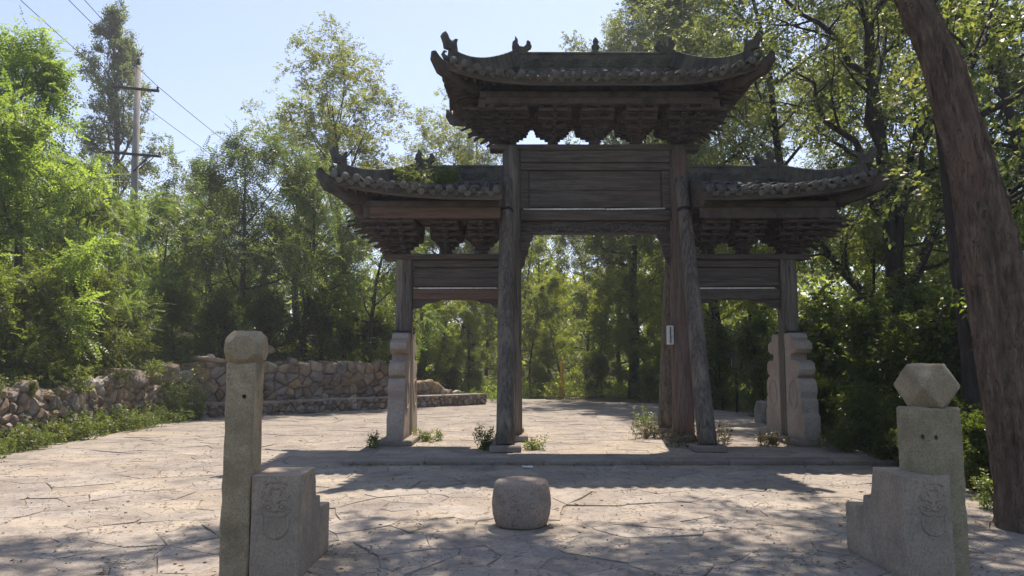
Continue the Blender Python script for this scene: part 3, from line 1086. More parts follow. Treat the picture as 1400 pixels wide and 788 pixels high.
def roof_build(rf, signs, parent_name='roof'):
    # deck, front and back slopes plus hipped ends, 0.09 thick
    deck = MB()
    def patch(fn, nu, nv, th=.085):
        vs, fs = [], []
        for lay in (0, 1):
            for i in range(nu + 1):
                for j in range(nv + 1):
                    x, y, z = fn(i / nu, j / nv)
                    vs.append((x, y, z - lay * th))
        o = (nu + 1) * (nv + 1)
        ix = lambda l, i, j: l * o + i * (nv + 1) + j
        for i in range(nu):
            for j in range(nv):
                fs.append((ix(0, i, j), ix(0, i + 1, j), ix(0, i + 1, j + 1), ix(0, i, j + 1)))
                fs.append((ix(1, i, j), ix(1, i, j + 1), ix(1, i + 1, j + 1), ix(1, i + 1, j)))
        for i in range(nu):
            fs.append((ix(0, i, nv), ix(0, i + 1, nv), ix(1, i + 1, nv), ix(1, i, nv)))
        for j in range(nv):
            fs.append((ix(0, nu, j), ix(0, nu, j + 1), ix(1, nu, j + 1), ix(1, nu, j)))
            fs.append((ix(0, 0, j), ix(0, 0, j + 1), ix(1, 0, j + 1), ix(1, 0, j)))
        deck.add(vs, fs)
    for sg in signs:
        for f in (-1, 1):
            def slope(u, v, sg=sg, f=f):
                ax = rf.x_in + (rf.L - rf.x_in) * u
                q0 = rf.front_q0(ax)
                q = q0 + (1 - q0) * v
                return sg * ax, f * curve_y(rf, ax) * q, rf.z(ax, q)
            patch(slope, 22, 6)
        def endslope(u, v, sg=sg):
            # v runs from hip apex to the end eave, u across
            q = v
            yy = (u * 2 - 1) * q
            ax = rf.Rg + (rf.L - rf.Rg) * q
            sag = rf.up * (1 - abs(u * 2 - 1) ** 2.4) * q ** 2 * .8
            return sg * (ax - .10 * (1 - abs(u * 2 - 1)) * q), yy * curve_y(rf, ax), rf.z(ax, q) - sag
        patch(endslope, 14, 6)
    return deck

tile_proto = None
def half_pipe(r0, r1, length, n=8, disc=False, t=.014):
    """barrel tile along +x, convex side up"""
    mb = MB()
    vs, fs = [], []
    for x, r in ((0, r0), (length, r1)):
        for rr_ in (r, r - t):
            for k in range(n + 1):
                a = math.pi * k / n
                vs.append((x, -rr_ * math.cos(a), rr_ * math.sin(a)))
    m = n + 1
    for k in range(n):
        fs.append((k, k + 1, 2 * m + k + 1, 2 * m + k))            # outer
        fs.append((k, m + k, m + k + 1, k + 1))                    # front rim
    mb.add(vs, fs)
    if disc:
        mb.tube([(-.018, 0, .0), (.012, 0, .0)], r0 * 1.02, 14)
        mb.tube([(-.028, 0, .0), (-.016, 0, .0)], r0 * .55, 10)
    return mb.mesh('tile', True)

def pan_strip(mb, P, side, w, dip):
    """concave pan tiles laid along a polyline P of points, each course lapped"""
    for a, b in zip(P[:-1], P[1:]):
        a, b = Vector(a), Vector(b)
        vs = []
        for p in (a, b):
            for k in range(5):
                u = (k / 4 - .5) * 2
                vs.append(p + side * (u * w) + Vector((0, 0, -dip * (1 - u * u) + (.02 if p is a else 0.0))))
        mb.add(vs, [(k, k + 1, 5 + k + 1, 5 + k) for k in range(4)])

eave_me = half_pipe(.070, .068, .30, disc=True)
barrel_me = half_pipe(.075, .068, .33)
drip = MB()
vs, fs = [], []
for k in range(9):                        # drip tile: a scalloped apron below the pan
    u = (k / 8 - .5) * 2
    top = -.035 * (1 - u * u)
    low = top - .035 - .075 * (1 - abs(u) ** 1.6)
    vs += [(-.012, u * .095, top), (-.03, u * .095, low), (.004, u * .095, top - .004), (-.014, u * .095, low + .002)]
for k in range(8):
    i = k * 4
    fs += [(i, i + 4, i + 5, i + 1), (i + 2, i + 3, i + 7, i + 6), (i + 1, i + 5, i + 7, i + 3)]
drip.add(vs, fs)
drip_me = drip.mesh('drip_tile', True)
for me_ in (eave_me, barrel_me, drip_me):
    me_.materials.append(M['tile'])

def frame_from(p, q):
    """matrix at p with x towards q, y level"""
    x = (Vector(q) - Vector(p)).normalized()
    y = Vector((0, 0, 1)).cross(x).normalized()
    z = x.cross(y)
    m = Matrix((x, y, z)).transposed().to_4x4()
    m.translation = p
    return m

def tile_roof(rf, signs, deck_o, pitch, front_only_objects=True):
    back = MB()
    half = rf.L - .06
    xs = []
    k = 0
    if rf.sym:
        while pitch * k <= half:
            xs.append(pitch * k)
            if k:
                xs.append(-pitch * k)
            k += 1
    else:
        ax = rf.x_in + pitch * .5
        while ax <= half:
            xs.append(signs[0] * ax)
            ax += pitch
    xs.sort()
    for f in (-1, 1):
        for x in xs:
            ax = abs(x)
            q0 = rf.front_q0(ax)
            cy_ = curve_y(rf, ax)
            def pt(q, x=x, ax=ax, cy_=cy_, f=f, lift=.012):
                return Vector((x, f * cy_ * q, rf.z(ax, q) + lift))
            ln = (1 - q0) * cy_
            cnt = max(1, int(round(ln / .29)))
            for i in range(cnt):
                qa = 1.0 - (1 - q0) * i / cnt + (.035 if i == 0 else .0)
                qb = 1.0 - (1 - q0) * (i + 1) / cnt
                a, b = pt(qa, lift=.034), pt(qb, lift=.012)
                m = frame_from(a, b) @ Matrix.Translation((rg.uniform(-.03, .02), rg.uniform(-.008, .008), rg.uniform(-.006, .010))) @ Matrix.Rotation(rg.uniform(-.12, .12), 4, 'X') @ Matrix.Rotation(rg.uniform(-.06, .06), 4, 'Z') @ Matrix.Rotation(rg.uniform(-.06, .05), 4, 'Y')
                if ln < .2:
                    m = m @ Matrix.Scale(max(.35, ln / .3), 4, (1, 0, 0))
                if f < 0:
                    put('eave_tile' if i == 0 else 'tile', eave_me if i == 0 else barrel_me, None, deck_o, mtx=m)
                else:
                    src = eave_me if i == 0 else barrel_me
                    back.add([m @ v.co for v in src.vertices], [tuple(p.vertices) for p in src.polygons])
            # drip tile in the gap to the next row, pan course behind it
            xn = x + pitch / 2
            an = abs(xn)
            if an < half and (rf.sym or an > rf.x_in):
                q0n = rf.front_q0(an)
                cn = curve_y(rf, an)
                p0 = Vector((xn, f * cn * 1.02, rf.z(an, 1.0) + .035))
                p1 = Vector((xn, f * cn * .8, rf.z(an, .8) + .035))
                m = frame_from(p0, p1)
                if f < 0:
                    put('drip_tile', drip_me, None, deck_o, mtx=m)
                else:
                    back.add([m @ v.co for v in drip_me.vertices], [tuple(p.vertices) for p in drip_me.polygons])
                P = [(xn, f * cn * (q0n + (1 - q0n) * j / 4), rf.z(an, q0n + (1 - q0n) * j / 4) + .03) for j in range(5)]
                pan_strip(back, P, Vector((1, 0, 0)), pitch * .5, .03)
    # hipped ends
    for sg in signs:
        n = int(2 * rf.D / pitch)
        for j in range(-n // 2, n // 2 + 1):
            yy = j * pitch
            q0 = min(1, abs(yy) / rf.D)
            if q0 > .93:
                continue
            prev = None
            cnt = max(1, int(round((1 - q0) * (rf.L - rf.Rg) / .29)))
            for i in range(cnt):
                def pe(q):
                    ax = rf.Rg + (rf.L - rf.Rg) * q
                    u = abs(yy) / max(1e-3, q * rf.D)
                    sag = rf.up * (1 - min(1, u) ** 2.4) * q ** 2 * .8
                    return Vector((sg * (ax - .10 * (1 - min(1, u)) * q), yy, rf.z(ax, q) - sag + .03))
                a = pe(1 - (1 - q0) * i / cnt + (.03 if i == 0 else 0))
                b = pe(1 - (1 - q0) * (i + 1) / cnt)
                if (a - b).length < .03:
                    continue
                m = frame_from(a, b)
                src = eave_me if i == 0 else barrel_me
                back.add([m @ v.co for v in src.vertices], [tuple(p.vertices) for p in src.polygons])
    put('tile_field', back.mesh('tile_field', True), 'tile', deck_o, kind='stuff')

def rafters(rf, signs, deck_o, pitch=.17):
    mb = MB()
    for sg in signs:
        ax = rf.x_in + pitch * .5 if not rf.sym else pitch * .5
        while ax < rf.L - .12:
            q0 = max(.30, rf.front_q0(ax) + .04)
            for f in (-1, 1):
                c_ = curve_y(rf, ax)
                a = (sg * ax, f * c_ * .93, rf.z(ax, .93) - .135)
                b = (sg * ax, f * c_ * q0, rf.z(ax, q0) - .16)
                if abs(a[1] - b[1]) > .05:
                    mb.tube([a, b], .035, 7)
            ax += pitch
        for j in range(-6, 7):
            yy = j * .18
            q0 = max(.4, abs(yy) / rf.D + .05)
            if q0 > .9:
                continue
            a_, b_ = rf.Rg + (rf.L - rf.Rg) * .94, rf.Rg + (rf.L - rf.Rg) * q0
            u = abs(yy) / (.94 * rf.D)
            sag = rf.up * (1 - min(1, u) ** 2.4) * .88 * .8
            mb.tube([(sg * (a_ - .08), yy, rf.z(a_, .94) - sag - .135), (sg * b_, yy, rf.z(b_, q0) - .18)], .035, 7)
    put('rafter_row', mb.mesh('rafter_row', True), 'wood_dark', deck_o, kind='stuff')
    # fascia board along the front and back eaves
    for f in (-1, 1):
        fb = MB()
        for sg in signs:
            prev = None
            for i in range(23):
                ax = rf.x_in + (rf.L - .05 - rf.x_in) * i / 22
                p = Vector((sg * ax, f * (curve_y(rf, ax) - .03), rf.z(ax, 1) - .115))
                if prev is not None:
                    fb.beam(prev, p, .05, .075, .004)
                prev = p
        put('fascia', fb.mesh('fascia'), 'wood_h', deck_o)

def ridge_and_finials(rf, signs, deck_o, hgt=.36, centre=True):
    # main ridge with a moulded cap and sunk panels
    mb = MB()
    a, b = (-rf.Rg, rf.Rg) if rf.sym else (rf.x_in, rf.Rg)
    for sg in ((1,) if rf.sym else signs):
        x0, x1 = (a, b) if rf.sym else sorted((sg * a, sg * b))
        z0 = rf.zr - .05
        mb.box(((x0 + x1) / 2, 0, z0 + hgt / 2), (x1 - x0, .15, hgt), .01)
        mb.box(((x0 + x1) / 2, 0, z0 + .045), (x1 - x0, .21, .06), .01)
        mb.box(((x0 + x1) / 2, 0, z0 + hgt - .01), (x1 - x0 + .02, .20, .055), .02)
        n = max(2, int((x1 - x0) / .34))
        for k in range(n):
            cx = x0 + (x1 - x0) * (k + .5) / n
            for f in (-1, 1):
                mb.box((cx, f * .08, z0 + hgt * .52), ((x1 - x0) / n - .07, .02, hgt * .42), .006)
    for sg in ((1,) if rf.sym else signs):
        x0, x1 = (a, b) if rf.sym else sorted((sg * a, sg * b))
        scrolls(mb, x0 + .1, x1 - .1, rf.zr - .05 + hgt * .3, rf.zr - .05 + hgt * .75, -.095, int((x1 - x0) / .17), .075, .016, 21)
    put('ridge', mb.mesh('ridge'), 'ridge', deck_o)
    # hips: swept ridges with beast ornaments near the end
    for sg in signs:
        for f in (-1, 1):
            mb = MB()
            prev = None
            N = 14
            for i in range(N + 1):
                q = i / N * .90
                ax = rf.Rg + (rf.L - rf.Rg) * q
                p = Vector((sg * ax, f * curve_y(rf, ax) * q, rf.z(ax, q) + .10 + .10 * q ** 3 + (hgt * .5) * (1 - q) ** 1.5))
                if prev is not None:
                    mb.beam(prev, p, .13, .24 + .10 * (1 - q), .015)
                prev = p
            hp = put('hip_ridge', mb.mesh('hip_ridge'), 'ridge', deck_o)
            d = Vector((sg * .74, f * .67, 0))
            # seated beast on the hip's end: chest, head, horns
            be = MB()
            o = prev + Vector((0, 0, .10))
            be.prism([(-.16, 0), (.10, 0), (.12, .10), (.17, .22), (.13, .30), (.08, .26), (.03, .18), (-.04, .15), (-.09, .22), (-.17, .24), (-.13, .14)], 'y', -.055, .055)
            be.ball((.11, 0, .24), (.06, .05, .05), 8, 6)
            be.ball((.0, 0, .09), (.12, .075, .09), 8, 6)
            mm = Matrix((d, Vector((-d.y, d.x, 0)), Vector((0, 0, 1)))).transposed().to_4x4()
            mm.translation = o
            put('beast_finial', rough_up(be.mesh('beast_finial'), 0, .008, 14, .008), 'ridge', hp, mtx=mm)
            # upturned corner beam that carries the tip
            cb = MB()
            base = Vector((sg * (rf.L - .62), f * (rf.D - .52), rf.z(rf.L - .62, .62) - .22))
            tip = Vector((sg * rf.L, f * curve_y(rf, rf.L), rf.z(rf.L, 1)))
            path = [base, base.lerp(tip, .5) + Vector((0, 0, -.13)), tip + Vector((0, 0, -.16)), tip + d * .13 + Vector((0, 0, -.02)), tip + d * .16 + Vector((0, 0, .10))]
            ws = [(.13, .24), (.13, .28), (.12, .24), (.10, .16), (.07, .06)]
            prevs = None
            vs, fs = [], []
            side = Vector((-d.y, d.x, 0))
            for i, (p, (w, h)) in enumerate(zip(path, ws)):
                t_ = (path[min(i + 1, 4)] - path[max(i - 1, 0)]).normalized()
                upv = side.cross(t_) * (-1 if side.cross(t_).z < 0 else 1)
                for e, u in ((-1, -1), (1, -1), (1, 1), (-1, 1)):
                    vs.append(p + side * (e * w / 2) + upv * (u * h / 2))
            for i in range(4):
                for k in range(4):
                    fs.append((i * 4 + k, i * 4 + (k + 1) % 4, i * 4 + 4 + (k + 1) % 4, i * 4 + 4 + k))
            fs += [(3, 2, 1, 0), (16, 17, 18, 19)]
            cb.add(vs, fs)
            put('corner_beam', rough_up(cb.mesh('corner_beam'), 0, .006, 6, .012), 'wood_dark', deck_o)
            # little hooked tile on the tip
            c0 = tip + Vector((0, 0, .05)) - d * .1
            hk = MB().tube([c0 - d * .12, c0, c0 + Vector((0, 0, .05)) + d * .05, c0 + Vector((0, 0, .11)) + d * .02, c0 + Vector((0, 0, .12)) - d * .03], [.05, .05, .035, .025, .015], 8)
            put('hook_tile', hk.mesh('hook_tile', True), 'ridge', deck_o)
    # owl-tailed dragon ornaments at the ridge ends
    ends = [(-1, -rf.Rg), (1, rf.Rg)] if rf.sym else [(signs[0], signs[0] * rf.Rg)]
    for sg, x in ends:
        z0 = rf.zr + hgt - .06
        outl = [(-.15, -.28), (.15, -.28), (.15, .02), (.13, .08), (.19, .16), (.21, .27), (.14, .33), (.11, .28), (.12, .22), (.04, .17), (-.05, .18), (-.10, .26), (-.08, .36), (-.15, .42), (-.16, .33), (-.21, .28), (-.22, .16), (-.15, .07)]
        mb = MB().prism([(u * sg * -1, v) for u, v in (outl if sg < 0 else outl[::-1])][::1], 'y', -.095, .095)
        mb.ball((-.16 * sg * -1 * -1, 0, .2), (.08, .10, .09), 8, 6)
        mb.ball((.15 * sg * -1 * -1, 0, .25), (.07, .085, .07), 8, 6)
        mb.ball((0, 0, .08), (.15, .12, .11), 8, 6)
        m = Matrix.Translation((x - sg * .05, 0, z0))
        put('dragon_finial', rough_up(mb.mesh('dragon_finial'), 1, .016, 12, .010), 'ridge', deck_o, mtx=m @ Matrix.Scale(.86, 4))
    if centre:
        z0 = rf.zr + hgt - .06
        mb = MB().lathe([(.09, 0), (.09, .05), (.05, .08), (.085, .14), (.085, .18), (.045, .22), (.06, .27), (.045, .32), (.012, .37)], 12, (0, 0, 0))
        put('centre_finial', mb.mesh('centre_finial', True), 'ridge', deck_o, mtx=Matrix.Translation((.05, 0, z0)))

main = Roof(0.0, 2.90, 1.48, 1.32, 6.66, 7.28, .29, True)
deck_o = G('roof', roof_build(main, (-1, 1)), 'wood_dark')
tile_roof(main, (-1, 1), deck_o, .205)
rafters(main, (-1, 1), deck_o)
ridge_and_finials(main, (-1, 1), deck_o, .42)

for s in (-1, 1):
    w = Roof(HM + .16, 4.88, 3.38, 1.30, 4.56, 5.00, .27, False)
    dk = G('wing_roof', roof_build(w, (s,)), 'wood_dark')
    tile_roof(w, (s,), dk, .205)
    rafters(w, (s,), dk)
    ridge_and_finials(w, (s,), dk, .40, centre=False)
    # end board that closes the wing roof against the middle column
    mb = MB()
    for f in (-1, 1):
        mb.prism([(f * .18, 4.45), (f * 1.22, 4.32), (f * 1.22, 4.62), (f * .18, 5.12)][::(1 if f > 0 else -1)], 'x', s * (HM + .20) - .025, s * (HM + .20) + .025)
    G('barge_board', mb, 'wood_h')

# ---- eave purlins, frieze boards and ceiling boards under each roof
def under_eave(x0, x1, zb, zt, out, roof_z, mat, open_in=False):
    for f in (-1, 1):
        lo = zb if f < 0 else zb + (zt - zb) * .8
        hbeam('frieze_board', x0, x1, lo, zt, .13, mat=mat if f < 0 else 'wood_h', y=f * out, sd=f)
        hbeam('purlin', x0 - .1, x1 + .1, zt + .003, zt + .12, .15, mat='wood_dark', y=f * (out - .02), sd=f)
    c_ = MB().box(((x0 + x1) / 2, 0, zb + .05), (x1 - x0, 2 * out - .15, .04), .005, Matrix.Translation((0, 0, (zt - zb) * .8)))
    G('ceiling_board', c_, 'wood_dark')
under_eave(-2.12, 2.12, 6.31, 6.43, .86, 6.66, 'wood_dark')
for s in (-1, 1):
    a, b = s * (HM + .20), s * 4.22
    under_eave(min(a, b), max(a, b), 4.155, 4.36, .86, 4.56, 'wood_orange' if s < 0 else 'wood_dark')
    G('tie_beam', MB().box((s * 4.28, 0, 4.26), (.13, 1.8, .20), .012), 'wood_dark')
    G('tie_beam', MB().box((s * 2.18, 0, 6.32), (.13, 1.8, .17), .012), 'wood_dark')

# weeds rooted in the left wing roof come with the plants; small white meter box on the right column
box = put('notice_box', rough_up(MB().box((0, 0, 0), (.12, .09, .36), .008).mesh('notice_box'), 0, .001, 5, 0), 'white', None, (GX + HM - .235, GY - .10, 2.05))
put('hinge_strip', MB().box((0, -.05, 0), (.02, .012, .30), .002).mesh('hinge_strip'), 'iron', box)
put('cable', MB().tube([(.05, .03, .17), (.06, .05, .6), (.05, .06, 1.4), (.05, .06, 2.2)], .008, 6).mesh('cable', True), 'iron', box)
tag(box, 'small white box mounted on the red brown column of the gateway', 'box')
# ------------------------------------------------------------------ foreground stone posts, carved blocks, drum stone
def cut_holes(me, holes):
    """drill real holes: holes = [(centre, axis vector, radius, depth)]"""
    o = bpy.data.objects.new('tmp', me)
    C.objects.link(o)
    cuts = []
    for c, ax, r, d in holes:
        ax = Vector(ax).normalized()
        c = Vector(c)
        cm = MB().tube([c + ax * .05, c - ax * d], r, 14).mesh('cut')
        co = bpy.data.objects.new('tmpcut', cm)
        C.objects.link(co)
        md = o.modifiers.new('b', 'BOOLEAN')
        md.operation = 'DIFFERENCE'
        md.solver = 'EXACT'
        md.object = co
        cuts.append(co)
    dg = bpy.context.evaluated_depsgraph_get()
    out = bpy.data.meshes.new_from_object(o.evaluated_get(dg))
    for co in cuts + [o]:
        bpy.data.objects.remove(co)
    return out

def facet_head(w, h, cut=.5):
    """cube with its corners sliced off to mid-edge"""
    bm = bmesh.new()
    for sx in (-1, 1):
        for sy in (-1, 1):
            for a in ((sx, sy, 0), (sx, 0, sy), (0, sx, sy)):
                for k in range(2):
                    p = list(a)
                    z = [i for i in range(3) if a[i] == 0][0]
                    p[z] = (cut * 2 - 1) * (1 if k else -1) * 0
                    bm.verts.new((p[0] * w / 2, p[1] * w / 2, p[2] * h / 2))
    bmesh.ops.remove_doubles(bm, verts=bm.verts, dist=1e-4)
    bmesh.ops.convex_hull(bm, input=bm.verts)
    bmesh.ops.dissolve_limit(bm, angle_limit=.02, verts=bm.verts, edges=bm.edges)
    me = bpy.data.meshes.new('head')
    bm.to_mesh(me)
    bm.free()
    return me

def worn_head(w, h, a, b):
    """block with every edge and corner sliced: vertices at all orders of (1, a, b)"""
    bm = bmesh.new()
    import itertools
    for perm in itertools.permutations((1.0, a, b)):
        for sx in (-1, 1):
            for sy in (-1, 1):
                for sz in (-1, 1):
                    bm.verts.new((sx * perm[0] * w / 2, sy * perm[1] * w / 2, sz * perm[2] * h / 2))
    r = bmesh.ops.convex_hull(bm, input=bm.verts)
    bmesh.ops.dissolve_limit(bm, angle_limit=.02, verts=bm.verts, edges=bm.edges)
    me = bpy.data.meshes.new('head')
    bm.to_mesh(me)
    bm.free()
    return me

def beast_relief(mb, w):
    """horned beast mask with a ring in its mouth, raised from the plane y = 0 towards -y"""
    k = w / .2
    T = lambda pts, r: mb.tube([(x * k, .0015, z * k) for x, z in pts], r * k, 6)
    for s in (-1, 1):
        T([(s * (.045 + .026 * math.cos(a)), .0 + .024 * math.sin(a)) for a in [i * .52 for i in range(13)]], .0075)      # eyes
        mb.ball((s * .045 * k, -.003, 0), (.013 * k, .009, .013 * k), 8, 6)
        T([(s * .015, .03), (s * .04, .055), (s * .075, .05), (s * .095, .075), (s * .075, .10)], .009)                     # brow and horn
        T([(s * .075, .02), (s * .10, .0), (s * .095, -.03), (s * .07, -.05)], .008)                                        # cheek
        T([(s * .012, .01), (s * .016, -.015), (s * .03, -.028)], .007)
        T([(s * .03, .08), (s * .045, .11), (s * .03, .135), (s * .008, .12)], .007)
    mb.ball((0, -.002, -.018 * k), (.022 * k, .013, .016 * k), 8, 6)
    T([(-.075, -.045), (-.04, -.062), (0, -.055), (.04, -.062), (.075, -.045)], .008)
    T([(-.085, -.06), (-.09, -.12), (-.075, -.165), (-.04, -.195), (0, -.203), (.04, -.195), (.075, -.165), (.09, -.12), (.085, -.06)], .011)  # ring
    T([(-.07, .15), (-.04, .175), (0, .165), (.04, .178), (.075, .15)], .007)

BLOCK = [(0, 0), (0, .72), (.40, .725), (.43, .62), (.455, .50), (.50, .455), (.52, .495), (.565, .49), (.585, .40), (.86, .385), (.88, .36), (.88, 0)]

# left pair
post = thing('stone_post', 'tall square stone post with a chipped faceted head and one drilled hole', 'stone post', (-1.945, 5.43, 0))
me = MB().box((0, 0, .735), (.205, .22, 1.55), .012).mesh('shaft')
me = rough_up(me, 4, .008, 14, 0, seed=2.2, fine=.9)
me = cut_holes(me, [((.035, -.11, 1.27), (0, -1, 0), .015, .07)])
put('shaft', me, 'post', post)
hd = rough_up(worn_head(.27, .25, .66, .30), 3, .004, 13, .004, seed=4.4, fine=.6)
o = put('head', hd, 'post', post, (0, 0, 1.615))
o.rotation_euler = (0, .02, .10)

blk = thing('carved_block', 'stepped stone block with a beast mask carved on it, beside the tall post', 'stone block', (-1.66, 5.31, 0))
me = MB().prism([(a, b) for a, b in BLOCK][::-1], 'x', -.17, .17).mesh('body')
put('body', rough_up(me, 3, .004, 9, .010, seed=7.1), 'block', blk)
mb = MB()
beast_relief(mb, .205)
put('beast_relief', mb.mesh('beast_relief', True), 'block', blk, (0.0, .0, .50))

# right pair
post = thing('stone_post', 'shorter mossy stone post crowned with a faceted polyhedron head', 'stone post', (3.06, 5.50, 0), R(17))
me = MB().box((0, 0, .575), (.315, .30, 1.23), .018).mesh('shaft')
me = rough_up(me, 4, .008, 14, 0, seed=5.2, fine=.9)
me = cut_holes(me, [((-.157, -.09, .98), (-1, 0, 0), .019, .09), ((-.095, -.15, .98), (0, -1, 0), .019, .09)])
put('shaft', me, 'post2', post)
hd = rough_up(facet_head(.315, .315), 3, .007, 11, .012, seed=1.4, fine=.6)
o = put('head', hd, 'post', post, (0, 0, 1.345))
o.rotation_euler = (.02, 0, R(-8))

blk = thing('carved_block', 'stepped stone block with a worn mask, beside the polyhedron headed post', 'stone block', (2.92, 5.315, 0), R(1))
me = MB().prism([(a, b) for a, b in BLOCK][::-1], 'x', -.18, .17).mesh('body')
put('body', rough_up(me, 3, .004, 9, .010, seed=9.1), 'block', blk)
mb = MB()
beast_relief(mb, .19)
put('beast_relief', mb.mesh('beast_relief', True), 'block', blk, (.04, .0, .50))

# drum stone in the middle of the plaza
prof = [(.232, 0), (.246, .02), (.268, .10), (.279, .19), (.275, .27), (.262, .34), (.248, .385), (.236, .403), (.215, .412), (.10, .416), (.02, .417)]
me = MB().lathe(prof, 40).mesh('drum')
bm = bmesh.new()
bm.from_mesh(me)
for v in bm.verts:
    a = v.co.normalized()
    d = mnoise.noise(v.co * 6) * .008 + mnoise.noise(v.co * 22) * .005
    v.co += Vector((a.x, a.y, .3)) * d
for i in range(6):      # studs carved round the rim
    pass
bm.to_mesh(me)
bm.free()
tag(put('stone_drum', smooth(me), 'drum', None, (.09, 7.12, .004)), 'squat barrel shaped granite drum stone lying on the flagstones', 'stone drum')
o = boulder('pebble lying against the foot of the drum stone', (.36, 6.98, .022), (.05, .045, .04), 21, 0, None, 'block')
o['category'] = 'pebble'
o.name = 'pebble'
me = MB().box((0, 0, 0), (.16, .10, .02), .004).mesh('paper')
o = put('paper_scrap', rough_up(me, 2, .012, 14, 0), 'white', None, (.23, 10.95, .015))
tag(o, 'crumpled white scrap lying before the platform edge', 'litter')

# ------------------------------------------------------------------ utility pole and wires
PX, PY = -15.75, 30.0
pz = gz(PX, PY)
pole = thing('utility_pole', 'concrete utility pole with two dark crossarms above the trees', 'pole', (PX, PY, pz))
H = 14.0 - pz
put('shaft', MB().tube([(0.25, 0, 0), (0.0, 0, H)], [.185, .112], 14).mesh('shaft', True), 'concrete', pole)
put('pole_cap', MB().lathe([(.10, 0), (.05, .18), (.05, .30), (.02, .36)], 10, (0, 0, H)).mesh('pole_cap', True), 'iron', pole)
arms = [(H - 1.05, 1.0, .08), (H - 3.85, 1.22, .02)]
ends = []
for z, hw, yo in arms:
    ca = put('crossarm', MB().beam((-hw, -.14, z + .10), (hw, -.14, z - .10), .10, .10).mesh('crossarm'), 'iron', pole)
    for sx in (-1, 1):
        ins = MB().lathe([(.03, 0), (.06, .03), (.03, .06), (.06, .09), (.03, .13), (.02, .16)], 10, (sx * (hw - .06), -.14, z - sx * .10 + .05))
        put('insulator', ins.mesh('insulator', True), 'iron', ca)
        ends.append((sx * (hw - .06), -.14, z - sx * .10 + .2))
for sx in (-1, 1):
    z = arms[1][0]
    put('brace', MB().beam((sx * .75, -.14, z - .06 * sx), (sx * .1, -.14, z - .75), .05, .05).mesh('brace'), 'iron', pole)

def wire(label, a, b, sag):
    pts = []
    for i in range(25):
        t = i / 24
        p = Vector(a).lerp(Vector(b), t)
        p.z -= sag * 4 * t * (1 - t)
        pts.append(p)
    o = put('power_line', MB().tube(pts, .013, 5, False).mesh('power_line', True), 'iron')
    tag(o, label, 'wire', 'overhead wires on the utility pole')
base = Vector((PX, PY, pz))
E = [base + Vector(e) for e in ends]
far = Vector((-12.2, 62, 11.5))
near = Vector((-13.5, 3.0, 15.5))
for i, e in enumerate((E[0], E[1], base + Vector((0, 0, H + .34)))):
    wire('thin overhead wire running from the utility pole over the near bank', e, near + Vector((i * 1.0 - 1, 0, i * .3)), .55)
for i, e in enumerate((E[0], E[1])):
    wire('thin overhead wire running from the utility pole off behind the trees', e, far + Vector((i * 1.6, 0, 0)), .7)

# garden lamp and marker posts beyond the gateway
lx, ly = 7.05, 23.4
lamp = thing('garden_lamp', 'dark lantern on a short post at the wood edge behind the gateway', 'lamp', (lx, ly, gz(lx, ly)))
put('lamp_post', MB().tube([(0, 0, 0), (0, 0, 1.35)], .045, 10).mesh('lamp_post', True), 'iron', lamp)
put('lantern_glass', MB().box((0, 0, 1.55), (.24, .24, .30), .01).mesh('lantern_glass'), 'glass', lamp)
fr = MB()
for sx in (-1, 1):
    for sy in (-1, 1):
        fr.box((sx * .13, sy * .13, 1.55), (.03, .03, .34), .004)
fr.box((0, 0, 1.375), (.32, .32, .04), .006)
fr.add([(-.22, -.22, 1.72), (.22, -.22, 1.72), (.22, .22, 1.72), (-.22, .22, 1.72), (0, 0, 1.93)], [(3, 2, 1, 0), (0, 1, 4), (1, 2, 4), (2, 3, 4), (3, 0, 4)])
put('lantern_cage', fr.mesh('lantern_cage'), 'iron', lamp)
yx, yy = 2.25, 33.6
yp = put('marker_post', rough_up(MB().tube([(0, 0, 0), (0, 0, 1.65)], .085, 12).mesh('marker_post'), 0, .004, 5, .01), 'yellow', None, (yx, yy, gz(yx, yy)))
tag(yp, 'yellow marker post among the trees seen through the gateway', 'post')
# ------------------------------------------------------------------ plants
def unit(v):
    return v / np.maximum(1e-9, np.linalg.norm(v, axis=-1, keepdims=True))

def leaflet(base, d, nrm, ln, w, fold=.15):
    """4 verts of one pointed leaf"""
    d = unit(d)
    side = unit(np.cross(nrm, d))
    up = np.cross(d, side)
    m = base + d * ln * .45
    return [base, m + side * w * .5 + up * fold * w, base + d * ln - up * fold * ln * .3, m - side * w * .5 + up * fold * w]

def pinnate(pairs, L_, ln, w, seed=0, droop=.25):
    r_ = np.random.RandomState(seed)
    V = []
    for i in range(pairs):
        t = .14 + .84 * i / (pairs - 1)
        b = np.array([L_ * t, 0, -droop * L_ * t * t])
        s = ln * (1 - .35 * abs(t - .5) * 2)
        for sd in (-1, 1):
            d = np.array([.45, sd * .9, -.15 + r_.uniform(-.25, .25)])
            V += leaflet(b, d, np.array([r_.uniform(-.3, .3), r_.uniform(-.3, .3), 1.0]), s, w)
    V += leaflet(np.array([L_, 0, -droop * L_]), np.array([1, 0, -.3]), np.array([0, 0, 1.0]), ln, w)
    return np.array(V).reshape(-1, 4, 3)

def cluster(n, L_, ln, w, seed=0, hang=.3):
    r_ = np.random.RandomState(seed)
    V = []
    for i in range(n):
        t = r_.uniform(0.05, 1)
        b = np.array([L_ * t, r_.uniform(-.12, .12) * L_, r_.uniform(-.12, .12) * L_])
        d = np.array([.5, r_.uniform(-1, 1), r_.uniform(-.7, .5) - hang])
        V += leaflet(b, d, np.array([r_.uniform(-.8, .8), r_.uniform(-.8, .8), 1.0]), ln * r_.uniform(.7, 1.2), w * r_.uniform(.8, 1.2))
    return np.array(V).reshape(-1, 4, 3)

